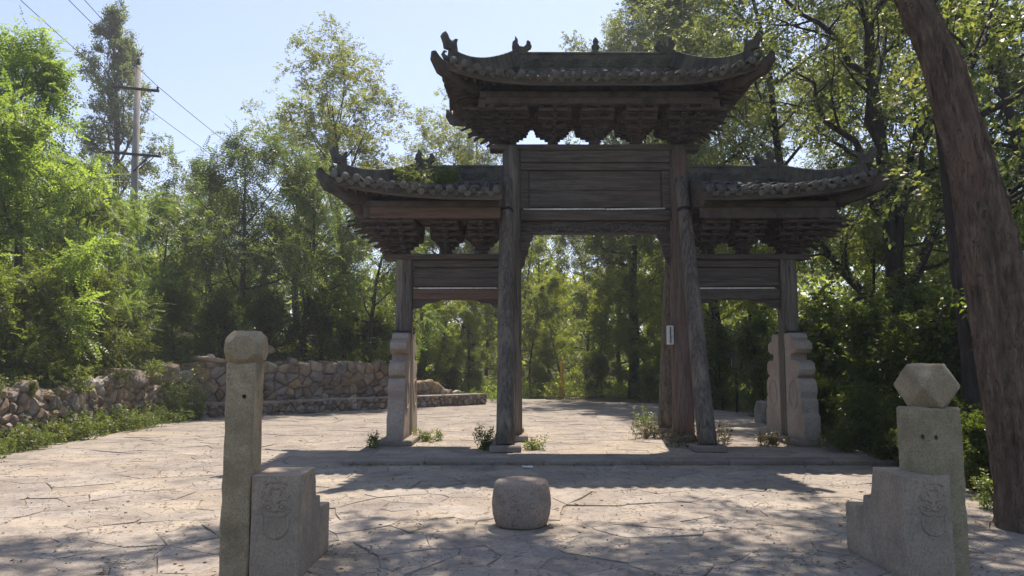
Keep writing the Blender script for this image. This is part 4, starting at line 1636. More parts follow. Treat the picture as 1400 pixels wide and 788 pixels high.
def blades(n, ln, w, seed=0):
    """tuft of grass blades, each two quads long"""
    r_ = np.random.RandomState(seed)
    V = []
    for i in range(n):
        a = r_.uniform(0, 6.28)
        h = ln * r_.uniform(.5, 1.15)
        lean = r_.uniform(.1, .65)
        b = np.array([math.cos(a), math.sin(a), 0]) * r_.uniform(0, .10) * ln
        o = np.array([math.cos(a), math.sin(a), 0])
        sd = np.array([-math.sin(a), math.cos(a), 0]) * w
        m = b + o * lean * h * .35 + np.array([0, 0, h * .62])
        t = b + o * lean * h + np.array([0, 0, h * (1 - lean * .3)])
        V += [b - sd, b + sd, m + sd * .7, m - sd * .7]
        V += [m - sd * .7, m + sd * .7, t + sd * .08, t - sd * .08]
    return np.array(V).reshape(-1, 4, 3)

def sprays_mesh(name, pos, dirs, scales, templ, rs, roll=.9):
    """one mesh of leaves: template repeated at every spray"""
    pos = np.asarray(pos, float)
    x = unit(np.asarray(dirs, float))
    n = len(pos)
    up = np.array([0, 0, 1.0]) + rs.normal(0, roll * .5, (n, 3))
    y = unit(np.cross(up, x))
    z = np.cross(x, y)
    T = templ.reshape(-1, 3)
    sc_ = np.asarray(scales, float)[:, None]
    V = pos[:, None, :] + sc_[:, :, None] * (T[None, :, 0:1] * x[:, None, :] + T[None, :, 1:2] * y[:, None, :] + T[None, :, 2:3] * z[:, None, :])
    V = V.reshape(-1, 3)
    return np_mesh(name, V, np.arange(len(V)).reshape(-1, 4))

def tubes_mesh(name, tubes):
    vs, fs = [], []
    o = 0
    for pts, rad, n in tubes:
        if isinstance(pts, str):
            ring, m, n = rad
            vs.append(ring.reshape(-1, 3))
            i = np.arange(m - 1)[:, None] * n
            k = np.arange(n)[None, :]
            fs.append(np.stack([i + k, i + (k + 1) % n, i + n + (k + 1) % n, i + n + k], -1).reshape(-1, 4) + o)
            o += m * n
            continue
        pts = np.asarray(pts, float)
        m = len(pts)
        t = np.empty_like(pts)
        t[1:-1] = pts[2:] - pts[:-2]
        t[0] = pts[1] - pts[0]
        t[-1] = pts[-1] - pts[-2]
        t = unit(t)
        ref = np.array([1.0, 0.13, 0.07]) if abs(t[0, 0]) < .8 else np.array([0.1, 1.0, .1])
        u = unit(ref - t * (t @ ref)[:, None])
        w = np.cross(t, u)
        a = np.arange(n) * 2 * np.pi / n
        ring = pts[:, None, :] + np.asarray(rad)[:, None, None] * (np.cos(a)[None, :, None] * u[:, None, :] + np.sin(a)[None, :, None] * w[:, None, :])
        vs.append(ring.reshape(-1, 3))
        i = np.arange(m - 1)[:, None] * n
        k = np.arange(n)[None, :]
        k2 = (k + 1) % n
        fs.append(np.stack([i + k, i + k2, i + n + k2, i + n + k], -1).reshape(-1, 4) + o)
        o += m * n
    return np_mesh(name, np.concatenate(vs), np.concatenate(fs), True)

def bark_tube(pts, rad, amp, seed):
    """high resolution trunk with furrowed bark plates"""
    m0 = len(pts)
    m, n = 190, 56
    tt = np.linspace(0, m0 - 1, m)
    P = np.stack([np.interp(tt, np.arange(m0), pts[:, k]) for k in range(3)], -1)
    ker = np.ones(9) / 9
    for k in range(3):
        e = np.pad(P[:, k], 4, mode='reflect', reflect_type='odd')
        P[:, k] = np.convolve(e, ker, 'valid')
    rr = np.interp(tt, np.arange(m0), rad)
    t = unit(np.gradient(P, axis=0))
    u = unit(np.array([1.0, 0, 0]) - t * t[:, :1])
    w = np.cross(t, u)
    ring = np.empty((m, n, 3))
    ln = np.concatenate([[0], np.cumsum(np.linalg.norm(np.diff(P, axis=0), axis=1))])
    for j in range(n):
        a = 2 * math.pi * j / n
        c, s = math.cos(a), math.sin(a)
        for i in range(m):
            r = rr[i]
            q = Vector((c * 2.6 + seed, s * 2.6, ln[i] * 1.1))
            f1 = mnoise.noise(Vector((c * 6 + seed, s * 6, ln[i] * 1.7)) + Vector((0, 0, mnoise.noise(q) * 1.5)))
            f2 = mnoise.noise(Vector((c * 13, s * 13 + seed, ln[i] * 5.0)))
            f0 = mnoise.noise(Vector((c * 1.2, s * 1.2 + seed, ln[i] * .8)))
            d = -amp * (1 - min(1, abs(f1) * 3.2)) + amp * .45 * f2 + r * .12 * f0
            ring[i, j] = P[i] + (u[i] * c + w[i] * s) * (r + d)
    return ring, m, n

def wander(rs, p, d, length, segs, wig, lift):
    pts = [np.array(p, float)]
    d = unit(np.array(d, float))
    for i in range(segs):
        d = unit(d + rs.normal(0, wig, 3) + np.array([0, 0, lift / segs]))
        pts.append(pts[-1] + d * length / segs)
    return np.array(pts), d

def along(pts, t):
    f = t * (len(pts) - 1)
    i = min(int(f), len(pts) - 2)
    return pts[i] + (pts[i + 1] - pts[i]) * (f - i), unit(pts[i + 1] - pts[i])

PROF = {
    'round': lambda t: .45 + .75 * math.sin(math.pi * min(1, t * .85 + .12)),
    'column': lambda t: .95 * (1 - t) ** .7 + .22,
    'vase': lambda t: .5 + .7 * t ** .8,
    'dome': lambda t: 1.15 * math.sqrt(max(.05, 1 - t * t * .9)),
}

def tree_geo(seed, H, r0, cb, Rc, templ, limbs=13, subs=7, twigs=5, sprays=6, prof='round', lean=(0, 0), elev=(15, 60), wig=.10,
             leaf_s=(.75, 1.25), droop=0.0, trunk_pts=None, limb_targets=None, sub_max=99, relief=0, sub_len=.42, twig_len=.38, inner=.25, bare=0.0):
    rs = np.random.RandomState(seed)
    tubes = []
    if trunk_pts is None:
        segs = 9
        pts = [np.zeros(3)]
        d = unit(np.array([lean[0], lean[1], 1.0]))
        for i in range(segs):
            d = unit(d + rs.normal(0, wig * .5, 3) + np.array([0, 0, .12]))
            pts.append(pts[-1] + d * H / segs)
        pts = np.array(pts)
        pts[:, 2] *= H / pts[-1, 2]
    else:
        pts = np.array(trunk_pts, float)
    m = len(pts)
    rad = r0 * (1 - np.linspace(0, 1, m) ** 1.1 * .88)
    rad[0] *= 1.25
    trunk_me = None
    if relief:
        tubes_rel = (pts, rad)
    else:
        tubes.append((pts, rad, 12))
    pos, dirs = [], []
    def add_leaves(p, d, n, L_):
        for _ in range(n):
            t = rs.uniform(.15, 1.05)
            q, dd = along(p, min(.999, t))
            pos.append(q + rs.normal(0, .05 * L_, 3))
            dirs.append(dd * .5 + rs.normal(0, .55, 3) + np.array([0, 0, -droop]))
    def grow_limb(lp, ld, L_, lr):
        tubes.append((lp, lr * (1 - np.linspace(0, 1, len(lp)) * .8), 7))
        for j in range(subs):
            ts = inner + (1 - inner) * (j + rs.uniform(.1, .9)) / subs
            q, dd = along(lp, min(.99, ts))
            sd = unit(dd * .55 + rs.normal(0, .62, 3) + np.array([0, 0, .12]))
            sl = min(sub_max, L_ * sub_len) * rs.uniform(.7, 1.25) * (1.15 - .5 * ts)
            sp, _ = wander(rs, q, sd, sl, 4, .16, .15)
            sr = max(.006, lr * (1 - .8 * ts) * .55)
            tubes.append((sp, sr * (1 - np.linspace(0, 1, 5) * .75), 5))
            for k in range(twigs):
                tt = .25 + .75 * (k + rs.uniform(.1, .9)) / twigs
                q2, d2 = along(sp, min(.99, tt))
                td = unit(d2 * .6 + rs.normal(0, .6, 3) + np.array([0, 0, -droop * .6]))
                tl = max(.25, sl * twig_len * rs.uniform(.7, 1.3))
                tp, _ = wander(rs, q2, td, tl, 2, .2, 0)
                tubes.append((tp, max(.004, sr * .4) * np.array([1, .7, .35]), 3))
                if rs.uniform() > bare:
                    add_leaves(tp, d2, sprays, tl)
    if limb_targets is not None:
        for t0, tgt, lr in limb_targets:
            q, dd = along(pts, t0)
            tgt = np.array(tgt, float)
            L_ = np.linalg.norm(tgt - q)
            n = 7
            lp = np.array([q + (tgt - q) * (i / n) + np.array([0, 0, 1]) * math.sin(math.pi * i / n) * L_ * .06 + (rs.normal(0, .02 * L_, 3) if 0 < i < n else 0) for i in range(n + 1)])
            grow_limb(lp, unit(tgt - q), L_, lr)
    else:
        az = rs.uniform(0, 6.28)
        for i in range(limbs):
            t = (i + rs.uniform(0, .8)) / limbs
            hq = cb + (1 - cb) * t * .97
            q, dd = along(pts, min(.985, hq))
            az += 2.4 + rs.uniform(-.5, .5)
            el = R(elev[0] + (elev[1] - elev[0]) * t + rs.uniform(-10, 10))
            L_ = Rc * PROF[prof](t) * rs.uniform(.75, 1.2)
            ld = np.array([math.cos(az) * math.cos(el), math.sin(az) * math.cos(el), math.sin(el)])
            lp, ldir = wander(rs, q, ld, L_, 6, wig, .25)
            grow_limb(lp, ldir, L_, max(.012, r0 * (1 - hq * .85) * .5))
    pos = np.array(pos)
    dirs = np.array(dirs)
    sc_ = rs.uniform(leaf_s[0], leaf_s[1], len(pos))
    if relief:
        tubes.append(('relief', bark_tube(pts, rad, relief, seed), None))
    return tubes_mesh('trunk', tubes), sprays_mesh('crown', pos, dirs, sc_, templ, rs)

class Kind:
    """one tree or shrub type: meshes made once, copies share them"""
    def __init__(s, name, bark, leaf, **kw):
        s.name, s.bark, s.leaf, s.kw = name, bark, leaf, kw
        s.variants = {}
    def get(s, v):
        if v not in s.variants:
            s.variants[v] = tree_geo(s.kw.get('seed', 1) * 100 + v, **{k: x for k, x in s.kw.items() if k != 'seed'})
        return s.variants[v]
    def place(s, x, y, label, cat='tree', rz=0.0, sc=1.0, v=0, group=None, sink=.08, sz=None, z=None):
        w, l = s.get(v)
        t = thing(s.name, label, cat, (x, y, (gz(x, y) if z is None else z) - sink), rz, group)
        t.scale = (sc, sc, sz if sz else sc)
        put('trunk' if cat == 'tree' else 'stems', w, s.bark, t)
        put('crown' if cat == 'tree' else 'foliage', l, s.leaf, t)
        return t

T_LOC = pinnate(7, .46, .105, .046, 1, .35)
T_SUM = pinnate(7, .55, .13, .042, 2, .55)
T_ELM = cluster(8, .38, .095, .05, 3)
T_POP = cluster(8, .34, .10, .085, 4, .6)
T_WOOD = cluster(9, .48, .13, .065, 5)
T_TALL = cluster(9, .42, .11, .062, 6, .5)
T_SHRUB = cluster(9, .30, .085, .045, 7, .1)
T_BROAD = cluster(8, .36, .13, .075, 8, .3)

locust = Kind('locust_tree', 'bark', 'lf_bright', seed=1, H=7.5, r0=.13, cb=.16, Rc=2.5, templ=T_LOC, limbs=15, subs=8, twigs=5, sprays=5, prof='round', elev=(10, 65), droop=.25)
sumac = Kind('sumac_tree', 'bark_dark', 'lf_teal', seed=2, H=6.5, r0=.12, cb=.2, Rc=2.7, templ=T_SUM, limbs=12, subs=7, twigs=4, sprays=5, prof='dome', elev=(5, 60), droop=.4, inner=.35)
elm = Kind('elm_tree', 'bark_dark', 'lf_elm', seed=3, H=12.6, r0=.20, cb=.40, Rc=3.5, templ=T_ELM, limbs=18, subs=8, twigs=5, sprays=8, prof='vase', elev=(35, 70), inner=.35)
poplar = Kind('poplar_tree', 'bark', 'lf_poplar', seed=4, H=18.5, r0=.26, cb=.22, Rc=3.6, templ=T_POP, limbs=34, subs=7, twigs=5, sprays=7, prof='column', elev=(35, 70))
wood = Kind('woodland_tree', 'bark_dark', 'lf_wood', seed=5, H=11, r0=.13, cb=.12, Rc=2.9, templ=T_WOOD, limbs=17, subs=7, twigs=5, sprays=6, prof='round', elev=(0, 65), wig=.14)
tall = Kind('tall_tree', 'bark_dark', 'lf_right', seed=6, H=19, r0=.24, cb=.30, Rc=4.2, templ=T_TALL, limbs=21, subs=8, twigs=6, sprays=8, prof='round', elev=(15, 65), wig=.12)
shrub = Kind('shrub', 'bark_dark', 'lf_shade', seed=7, H=1.9, r0=.035, cb=.05, Rc=1.15, templ=T_SHRUB, limbs=16, subs=6, twigs=4, sprays=6, prof='dome', elev=(20, 75), inner=.2)
broad = Kind('broadleaf_bush', 'bark_dark', 'lf_shade', seed=8, H=3.4, r0=.05, cb=.08, Rc=1.5, templ=T_BROAD, limbs=14, subs=6, twigs=4, sprays=4, prof='round', elev=(20, 75), inner=.3)
bright = Kind('hedge_bush', 'bark', 'lf_weed', seed=9, H=2.0, r0=.035, cb=.05, Rc=1.2, templ=pinnate(6, .3, .07, .03, 9, .3), limbs=15, subs=6, twigs=4, sprays=5, prof='dome', elev=(20, 80), inner=.2)

def X(px, y):
    """east position of image column px at distance y (survey of the photograph)"""
    return (px - 700) / 1010 * y

# --- left bank
LB = 'locusts crowding the left bank'
for px, y, sc, rz, v, lab in (
        (30, 17.0, .94, .3, 0, 'tall feathery locust sapling rising highest on the bank above the garden wall'),
        (118, 19.5, .64, 1.9, 1, 'bright green locust on the bank between the tallest sapling and the poplar'),
        (-70, 16.0, .80, 4.1, 1, 'bright green locust at the outer end of the garden wall'),
        (215, 25.0, .60, 2.8, 0, 'yellow green locust in front of the utility pole foot')):
    locust.place(X(px, y), y, lab, rz=rz, sc=sc, v=v, group=LB)
for px, y, sc, rz in ((70, 24, .76, 5.0), (-10, 25, .92, .8), (150, 29, .66, 3.7), (280, 33, .72, 2.2)):
    locust.place(X(px, y), y, 'bright green locust crowded among others further up the left bank', rz=rz, sc=sc, v=int(px) % 2, group='locusts further up the left bank')
poplar.place(X(155, 38), 38, 'tall narrow poplar with browning leaves behind the utility pole', rz=1.0, sc=.92)
wood.place(X(258, 48), 48, 'small distant tree peeping over the bank beside the pole wires', rz=.4, sc=.98, v=1)
# --- trees above the rubble wall
for px, y, sc, rz, v, lab in (
        (335, 25.2, 1.08, .2, 0, 'dark pinnate leaved tree with a drooping bough, over the tall wall end'),
        (415, 25.6, .92, 2.1, 1, 'dark dense tree above the middle of the rubble wall'),
        (500, 26.8, .86, 4.4, 0, 'dark bluish tree close beside the left wing roof'),
        (290, 28.5, .9, 5.2, 1, 'dark tree on the bank behind the stone trough')):
    sumac.place(X(px, y), y, lab, rz=rz, sc=sc, v=v)
elm.place(X(492, 31), 31, 'tall open crowned tree with forking dark branches above the left wing roof', rz=.6, sc=1.2, sz=.98, v=0)
elm.place(X(405, 36), 36, 'thin sparse tree half hidden behind the tall open crowned one', rz=2.6, sc=1.1, sz=.88, v=1)
elm.place(X(640, 42), 42, 'light green tree between the left wing roof and the middle roof', rz=1.6, sc=1.2, sz=1.14, v=1)
elm.place(X(575, 38), 38, 'rounded light green tree directly behind the left wing ridge', rz=3.9, sc=1.1, sz=.92, v=0)
# --- wood behind the gateway
WB = 'woodland trees beyond the plaza behind the gateway'
for i, (px, y, sc, rz, v) in enumerate(((578, 34, .78, .4, 0), (618, 44, .95, 1.2, 1), (664, 47, .95, 2.2, 2), (712, 43, .95, 3.1, 0), (752, 49, 1.0, 5.1, 1),
                                         (800, 45, .95, .9, 2), (846, 42, 1.0, 2.7, 0), (888, 36, .84, 4.0, 1), (925, 44, 1.05, .2, 2))):
    wood.place(X(px, y), y, 'slender dark trunked leafy tree in the wood seen through the gateway', rz=rz, sc=sc, v=v, group=WB)
for px, y, sc, rz, v in ((590, 31.5, .42, 1.0, 1), (640, 34.0, .45, 2.0, 2), (725, 35.5, .45, 3.0, 0), (770, 36.5, .5, 4.0, 1), (822, 35.5, .42, 5.0, 2), (868, 33.0, .46, .5, 0), (905, 31.0, .42, 1.7, 1)):
    wood.place(X(px, y), y, 'young leafy sapling filling the wood edge behind the gateway', rz=rz, sc=sc, v=v, group='saplings at the wood edge behind the gateway')
# --- tall trees to the right
for px, y, sc, rz, v, lab in (
        (865, 34, 1.02, 1.1, 0, 'tall airy tree rising behind the middle roof of the gateway'),
        (985, 30, .98, 2.9, 1, 'tall tree rising behind the right prop of the gateway'),
        (1085, 25, .92, 4.4, 0, 'tall tree standing behind the right wing roof'),
        (1180, 30, 1.0, .6, 1, 'tall tree deep in the wood right of the gateway'),
        (1330, 24, .95, 5.4, 0, 'tall tree behind the big leaning trunk'),
        (1040, 38, 1.0, 3.3, 1, 'tall pale tree far behind the right end of the middle roof'),
        (935, 42, 1.0, 5.9, 0, 'distant tall tree behind the right dragon finial of the middle roof'),
        (1450, 18, .85, 2.2, 1, 'tall tree on the slope past the big leaning trunk')):
    tall.place(X(px, y), y, lab, rz=rz, sc=sc, v=v)
WR = 'woodland trees right of the gateway'
for i, (px, y, sc, rz, v) in enumerate(((965, 27, .62, 2.0, 1), (1030, 31, .8, 3.6, 2), (1165, 26, .75, 1.2, 1), (1265, 27, .8, .3, 2), (1370, 21, .7, 2.4, 0), (1430, 27, .9, 1.4, 1))):
    wood.place(X(px, y), y, 'leafy understory tree in the dark wood right of the gateway', rz=rz, sc=sc, v=v, group=WR)

# forked dark tree, straight trunk and the big leaning one: built to their own shape
def own_tree(name, label, loc, bark, leaf, **kw):
    w, l = tree_geo(**kw)
    t = thing(name, label, 'tree', (loc[0], loc[1], gz(loc[0], loc[1]) - .1))
    put('trunk', w, bark, t)
    put('crown', l, leaf, t)
    return t

own_tree('forked_tree', 'black forked tree with a long side limb, between the gateway and the leaning trunk', (X(1225, 17), 17, 0), 'bark_dark', 'lf_right',
         seed=61, H=11, relief=.012, r0=.30, cb=.4, Rc=3, templ=T_TALL, subs=8, twigs=5, sprays=5,
         trunk_pts=[(0, 0, 0), (.02, 0, 1.4), (-.03, 0, 2.4), (.05, 0, 4.0), (0, .1, 6), (-.15, .2, 8.5), (-.1, .3, 11), (.1, .3, 13)],
         limb_targets=[(.26, (-2.0, .6, 5.2), .14), (.30, (1.2, -.3, 5.6), .15), (.20, (2.0, .8, 3.3), .10), (.42, (.9, -.6, 7.5), .12), (.5, (-2.4, -.4, 8.6), .11), (.55, (2.6, .6, 9.2), .11),
                       (.62, (-1.6, -2.0, 10.2), .10), (.7, (1.4, 1.8, 11.2), .09), (.72, (-3.0, .6, 11.5), .09), (.8, (2.4, -1.2, 12.4), .08), (.9, (-1.2, .4, 14), .07), (.95, (.8, .4, 14.4), .06)])
own_tree('straight_tree', 'straight dark trunk standing just behind the big leaning trunk', (X(1338, 10.5), 10.5, 0), 'bark_dark', 'lf_right',
         seed=62, H=13, relief=.02, r0=.185, cb=.5, Rc=3, templ=T_TALL, subs=9, twigs=6, sprays=5,
         trunk_pts=[(0, 0, 0), (-.08, 0, 1.5), (-.18, .02, 3), (-.28, .05, 5), (-.33, .1, 7), (-.3, .3, 9.5), (-.2, .5, 12), (0, .6, 14)],
         limb_targets=[(.30, (2.4, .8, 5.2), .07), (.42, (2.8, -.2, 6.6), .07), (.46, (1.9, 1.6, 7.6), .07), (.60, (-3.8, 1.0, 10.4), .11), (.64, (-2.4, 2.6, 11.2), .10), (.68, (2.5, .5, 11.5), .09), (.74, (-4.4, 2.6, 12.8), .10), (.8, (-1.4, 3.4, 13.6), .09), (.86, (1.4, -1.5, 13.5), .08), (.93, (-2.2, .6, 15), .07)])
# the leaning foreground tree; its crown spreads above the picture and dapples the paving
LT = (4.80, 6.95)
own_tree('leaning_tree', 'big leaning trunk with furrowed reddish bark at the plaza edge', (LT[0], LT[1], 0), 'bark_big', 'lf_right',
         seed=63, H=13, r0=.355, cb=.5, Rc=4, templ=T_TALL, subs=12, twigs=6, sprays=7, inner=.34, sub_max=1.8, relief=.034,
         trunk_pts=[(.06, 0, 0), (.0, 0, .5), (-.06, .0, 1.1), (-.14, .02, 1.9), (-.24, .03, 2.8), (-.37, .05, 3.7), (-.56, .10, 4.7), (-.92, .25, 5.9), (-1.2, .5, 7.2), (-1.5, .9, 8.6), (-1.7, 1.4, 10)],
         limb_targets=[(.66, (-1.55, .6, 8.2), .16), (.80, (-7.6, 5.6, 12.2), .15), (.86, (-5.4, 6.4, 12.0), .13), (.90, (-3.2, 5.6, 12.2), .12), (.95, (-.6, 5.2, 11.8), .11), (.97, (1.2, 3.6, 11.2), .10),
                       (.98, (-4.2, 2.6, 12.6), .11), (.985, (-1.4, -2.2, 12.4), .10), (.99, (-2.0, 2.2, 13.6), .09), (.94, (1.6, .4, 10.8), .09)])

# --- bushes on the bank, along the walls and on the right
for px, y, sc, rz in ((20, 15.6, .8, .2), (95, 16.4, .9, 1.4), (160, 18.0, 1.0, 2.6), (205, 19.6, .8, 3.3), (60, 18.5, 1.15, 4.3), (-30, 14.8, .9, 5.0), (240, 23.2, .9, .6)):
    x = min(X(px, y), -10.5 if y < 20 else 99)
    bright.place(x, y, 'light green feathery bush massed on the bank above the garden wall', 'bush', rz=rz, sc=sc, v=int(y * 10) % 2, group='bushes on the bank above the garden wall')
for px, y, sc, rz in ((305, 24.2, .9, .4), (365, 25.0, .9, 1.6), (440, 26.2, 1.0, 2.9), (520, 28.2, 1.1, 4.1), (560, 30.2, 1.0, 5.0), (470, 28.5, 1.2, .8)):
    shrub.place(X(px, y), y, 'dark green shrub at the foot of the trees above the rubble wall', 'shrub', rz=rz, sc=sc, v=int(y * 10) % 2, group='shrubs above the rubble wall')
for i, (px, y, sc, rz) in enumerate(((610, 32.5, .7, .1), (655, 34.5, .5, 1.3), (735, 36.6, .6, 3.3), (815, 35.2, .75, 4.5), (885, 31, .6, .9), (940, 29, .9, 2.0))):
    (shrub if i in (0, 5) else bright).place(X(px, y), y, 'low shrub along the far edge of the paving behind the gateway', 'shrub', rz=rz, sc=sc, v=i % 2, group='shrubs along the far paving edge')
RB = 'bushes along the right wood edge'
for i, (px, y, sc, rz, lab) in enumerate((
        (985, 25.5, .7, .3, 'broad leaved bush standing beside the garden lamp'),
        (1040, 22.5, .7, 1.5, 'broad leaved bush seen through the right wing bay of the gateway'),
        (1092, 18.8, .65, 2.7, 'dark bush close behind the pair of clamp stones by the wood'),
        (1128, 16.2, .7, 3.9, 'dark bush just outside the clamp stones by the wood'),
        (1170, 15.2, .65, 5.1, 'dark bush between the clamp stones and the black forked tree'),
        (1200, 13.6, .62, .8, 'dark bush at the outer corner of the platform by the wood'),
        (1262, 12.6, .62, 2.2, 'dark bush right behind the polyhedron headed post'),
        (1240, 16.5, .8, 3.0, 'dark bush at the foot of the black forked tree'),
        (1335, 12.8, .7, 4.2, 'dark bush behind the straight dark trunk'),
        (1400, 11.8, .8, 5.5, 'dark bush between the straight trunk and the big leaning trunk'),
        (1375, 16.5, .9, .5, 'tall bush deep in the wood behind the two near trunks'),
        (1300, 19.5, .9, 1.8, 'bush deep in the wood between the forked tree and the straight trunk'),
        (1440, 9.6, .75, 2.8, 'bush on the slope past the big leaning trunk'))):
    broad.place(X(px, y), y, lab, 'bush', rz=rz, sc=sc, v=i % 2, group=RB)
for i, (px, y, sc, rz) in enumerate(((1230, 11.2, .45, .2), (1275, 10.2, .45, 1.6), (1180, 12.4, .5, 2.4), (1365, 9.2, .45, 3.1), (1330, 8.9, .4, 4.4), (1120, 14.6, .5, 5.3))):
    shrub.place(X(px, y), y, 'knee high shrub between the paving and the dark bushes on the right', 'shrub', rz=rz, sc=sc, v=i % 2, group='low shrubs by the right paving edge')

# --- weeds
def weed(name, label, x, y, z, h, n, leafy, mat, seed, group=None, spread=.12, cat='weed'):
    rs = np.random.RandomState(seed)
    tubes, pos, dirs = [], [], []
    for i in range(n):
        a = rs.uniform(0, 6.28)
        d = np.array([math.cos(a) * .35, math.sin(a) * .35, 1.0])
        st = np.array([rs.normal(0, spread * .5), rs.normal(0, spread * .5), 0])
        p, _ = wander(rs, st, d, h * rs.uniform(.6, 1.1), 5, .12, .1)
        p = np.concatenate([[[0, 0, -.05]], p])
        tubes.append((p, np.linspace(.006, .002, 7), 4))
        for _ in range(leafy):
            q, dd = along(p, rs.uniform(.12, .99))
            pos.append(q)
            dirs.append(rs.normal(0, 1, 3) * np.array([1, 1, .5]) + dd * .3)
    t = thing(name, label, cat, (x, y, z), 0, group)
    put('stems', tubes_mesh('stems', tubes), 'lf_dry' if mat == 'lf_dry' else mat, t)
    put('leaves', sprays_mesh('leaves', pos, dirs, rs.uniform(.6, 1.2, len(pos)), cluster(5, .10, .055, .022, seed, .1), rs), mat, t)
    return t
gp = 'weeds sprouting from the gateway platform'
weed('weed', 'tall leafy weed at the foot of the left main prop', -.42, 12.62, PT, 0.43, 9, 20, 'lf_weed', 1, gp)
weed('weed', 'small weed at the right of the left prop plinth', .38, 12.7, PT, 0.18, 8, 12, 'lf_weed', 2, gp)
weed('weed', 'grassy weed beside the left clamp stone plinth', -1.62, 14.1, PT, 0.19, 12, 14, 'lf_weed', 3, gp, .25)
weed('weed', 'yellowing weed before the left clamp stone', -2.42, 13.0, PT, 0.23, 9, 12, 'lf_weed', 4, gp, .2)
weed('weed', 'dry spreading weed between the right column and its back prop', 2.72, 14.6, PT, 0.32, 12, 20, 'lf_dry', 5, gp, .3)
weed('weed', 'dry weed in front of the red brown column', 3.02, 13.1, PT, 0.26, 12, 18, 'lf_dry', 6, gp, .35)
weed('weed', 'tall thin weed behind the leaning right prop', 3.75, 13.4, PT, 0.43, 8, 14, 'lf_dry', 7, gp, .25)
weed('weed', 'green climbing weed on the back right prop', 2.75, 15.6, PT, 0.54, 9, 22, 'lf_weed', 8, gp, .2)
weed('weed', 'low weed on the platform before the right clamp stone', 4.55, 13.3, PT, 0.22, 12, 16, 'lf_dry', 9, gp, .35)
weed('weed', 'tuft of bright weeds rooted in the left wing roof tiles', GX - 3.42, GY - .55, 4.86, .42, 16, 18, 'lf_weed', 10, None, .5)
weed('weed', 'second tuft of bright weeds on the left wing roof near its ridge', GX - 2.95, GY - .35, 4.92, .38, 14, 16, 'lf_weed', 12, None, .35)
weed('weed', 'weed growing at the outer corner of the platform by the wood', 5.55, 12.4, PT, 0.18, 8, 12, 'lf_weed', 11, gp, .2)
weed('weed', 'weed sprouting by the pavement edge behind the polyhedron headed post', 5.05, 7.9, 0, .35, 9, 12, 'lf_weed', 13, None, .2)

gv = 'weeds along the foot of the garden wall'
rs = np.random.RandomState(77)
yv = 11.6
i = 0
while yv < 20.6:
    hh = float(rs.uniform(.28, .66))
    weed('wall_weed', 'leafy weed at the foot of the garden wall beside the paving', -8.78 + rs.uniform(-.22, .15) - .03 * (yv - 12), yv, -.02, hh, 13, 22, 'lf_weed', 100 + i, gv, .5)
    yv += rs.uniform(.28, .5)
    i += 1
for j in range(6):
    yy_ = 11.2 + j * 1.6
    weed('wall_top_weed', 'trailing weed spilling over the top of the garden wall', -9.30 + float(rs.uniform(-.1, .12)), yy_, left_h((yy_ - 9.6) / 11.4) - .12, float(rs.uniform(.3, .6)), 12, 18, 'lf_weed', 200 + j, 'weeds spilling over the garden wall', .35)
weed('willow_weed', 'bushy feathery weed at the corner where the two rubble walls meet', -8.85, 19.9, -.02, 1.5, 26, 30, 'lf_weed', 300, None, .25)
weed('willow_weed', 'tall weed with pale tips against the ledge wall', -8.6, 20.3, -.02, 1.2, 18, 24, 'lf_weed', 301, None, .2)

# --- ground cover nobody could count
def cover(name, label, pts, templ, mat, seed, s=(.6, 1.3), up=.8):
    rs = np.random.RandomState(seed)
    pts = np.asarray(pts)
    d = rs.normal(0, .7, (len(pts), 3)) + np.array([0, 0, up])
    o = put(name, sprays_mesh(name, pts, d, rs.uniform(s[0], s[1], len(pts)), templ, rs, 1.2), mat, kind='stuff')
    tag(o, label, 'undergrowth')
def scatter(n, x0, x1, y0, y1, cond, seed, hmax=.25):
    rs = np.random.RandomState(seed)
    x = rs.uniform(x0, x1, n)
    y_ = rs.uniform(y0, y1, n)
    k = cond(x, y_)
    x, y_ = x[k], y_[k]
    z = terrain_h(x, y_) + rs.uniform(0, 1, len(x)) ** 2 * hmax
    return np.stack([x, y_, z], -1)
def right_edge(y_):
    return np.interp(y_, [5, 6.3, 8, 11, 16.5, 23.4, 28.2, 31], [4.3, 4.6, 5.4, 6.05, 6.4, 7.2, 7.2, 6.0])
cover('undergrowth', 'low leafy undergrowth on the wood floor right of the plaza', scatter(9000, 4, 24, 6, 34, lambda x, y_: x > right_edge(y_) + .05, 1, .35), T_SHRUB, 'lf_shade', 1)
cover('undergrowth', 'low green undergrowth beyond the far end of the paving', scatter(9000, -12, 14, 27, 48, lambda x, y_: (y_ > 33.0) | (x > right_edge(np.minimum(y_, 31)) + .6) | (y_ > 30.5 + .9 * x + 6), 2, .5), T_WOOD, 'lf_wood', 2)
cover('bank_plants', 'tangled weeds and grass covering the left bank', scatter(9000, -26, -9.7, 9, 30, lambda x, y_: x < -9.7, 3, .45), pinnate(5, .34, .085, .035, 5, .2), 'lf_weed', 3)
cover('bank_plants', 'dark leafy plants on the earth above the rubble wall', scatter(5000, -12, 0, 21, 33, lambda x, y_: -((x - WA[0]) * WN[0] + (y_ - WA[1]) * WN[1]) > 1.25, 4, .35), T_SHRUB, 'lf_shade', 4)

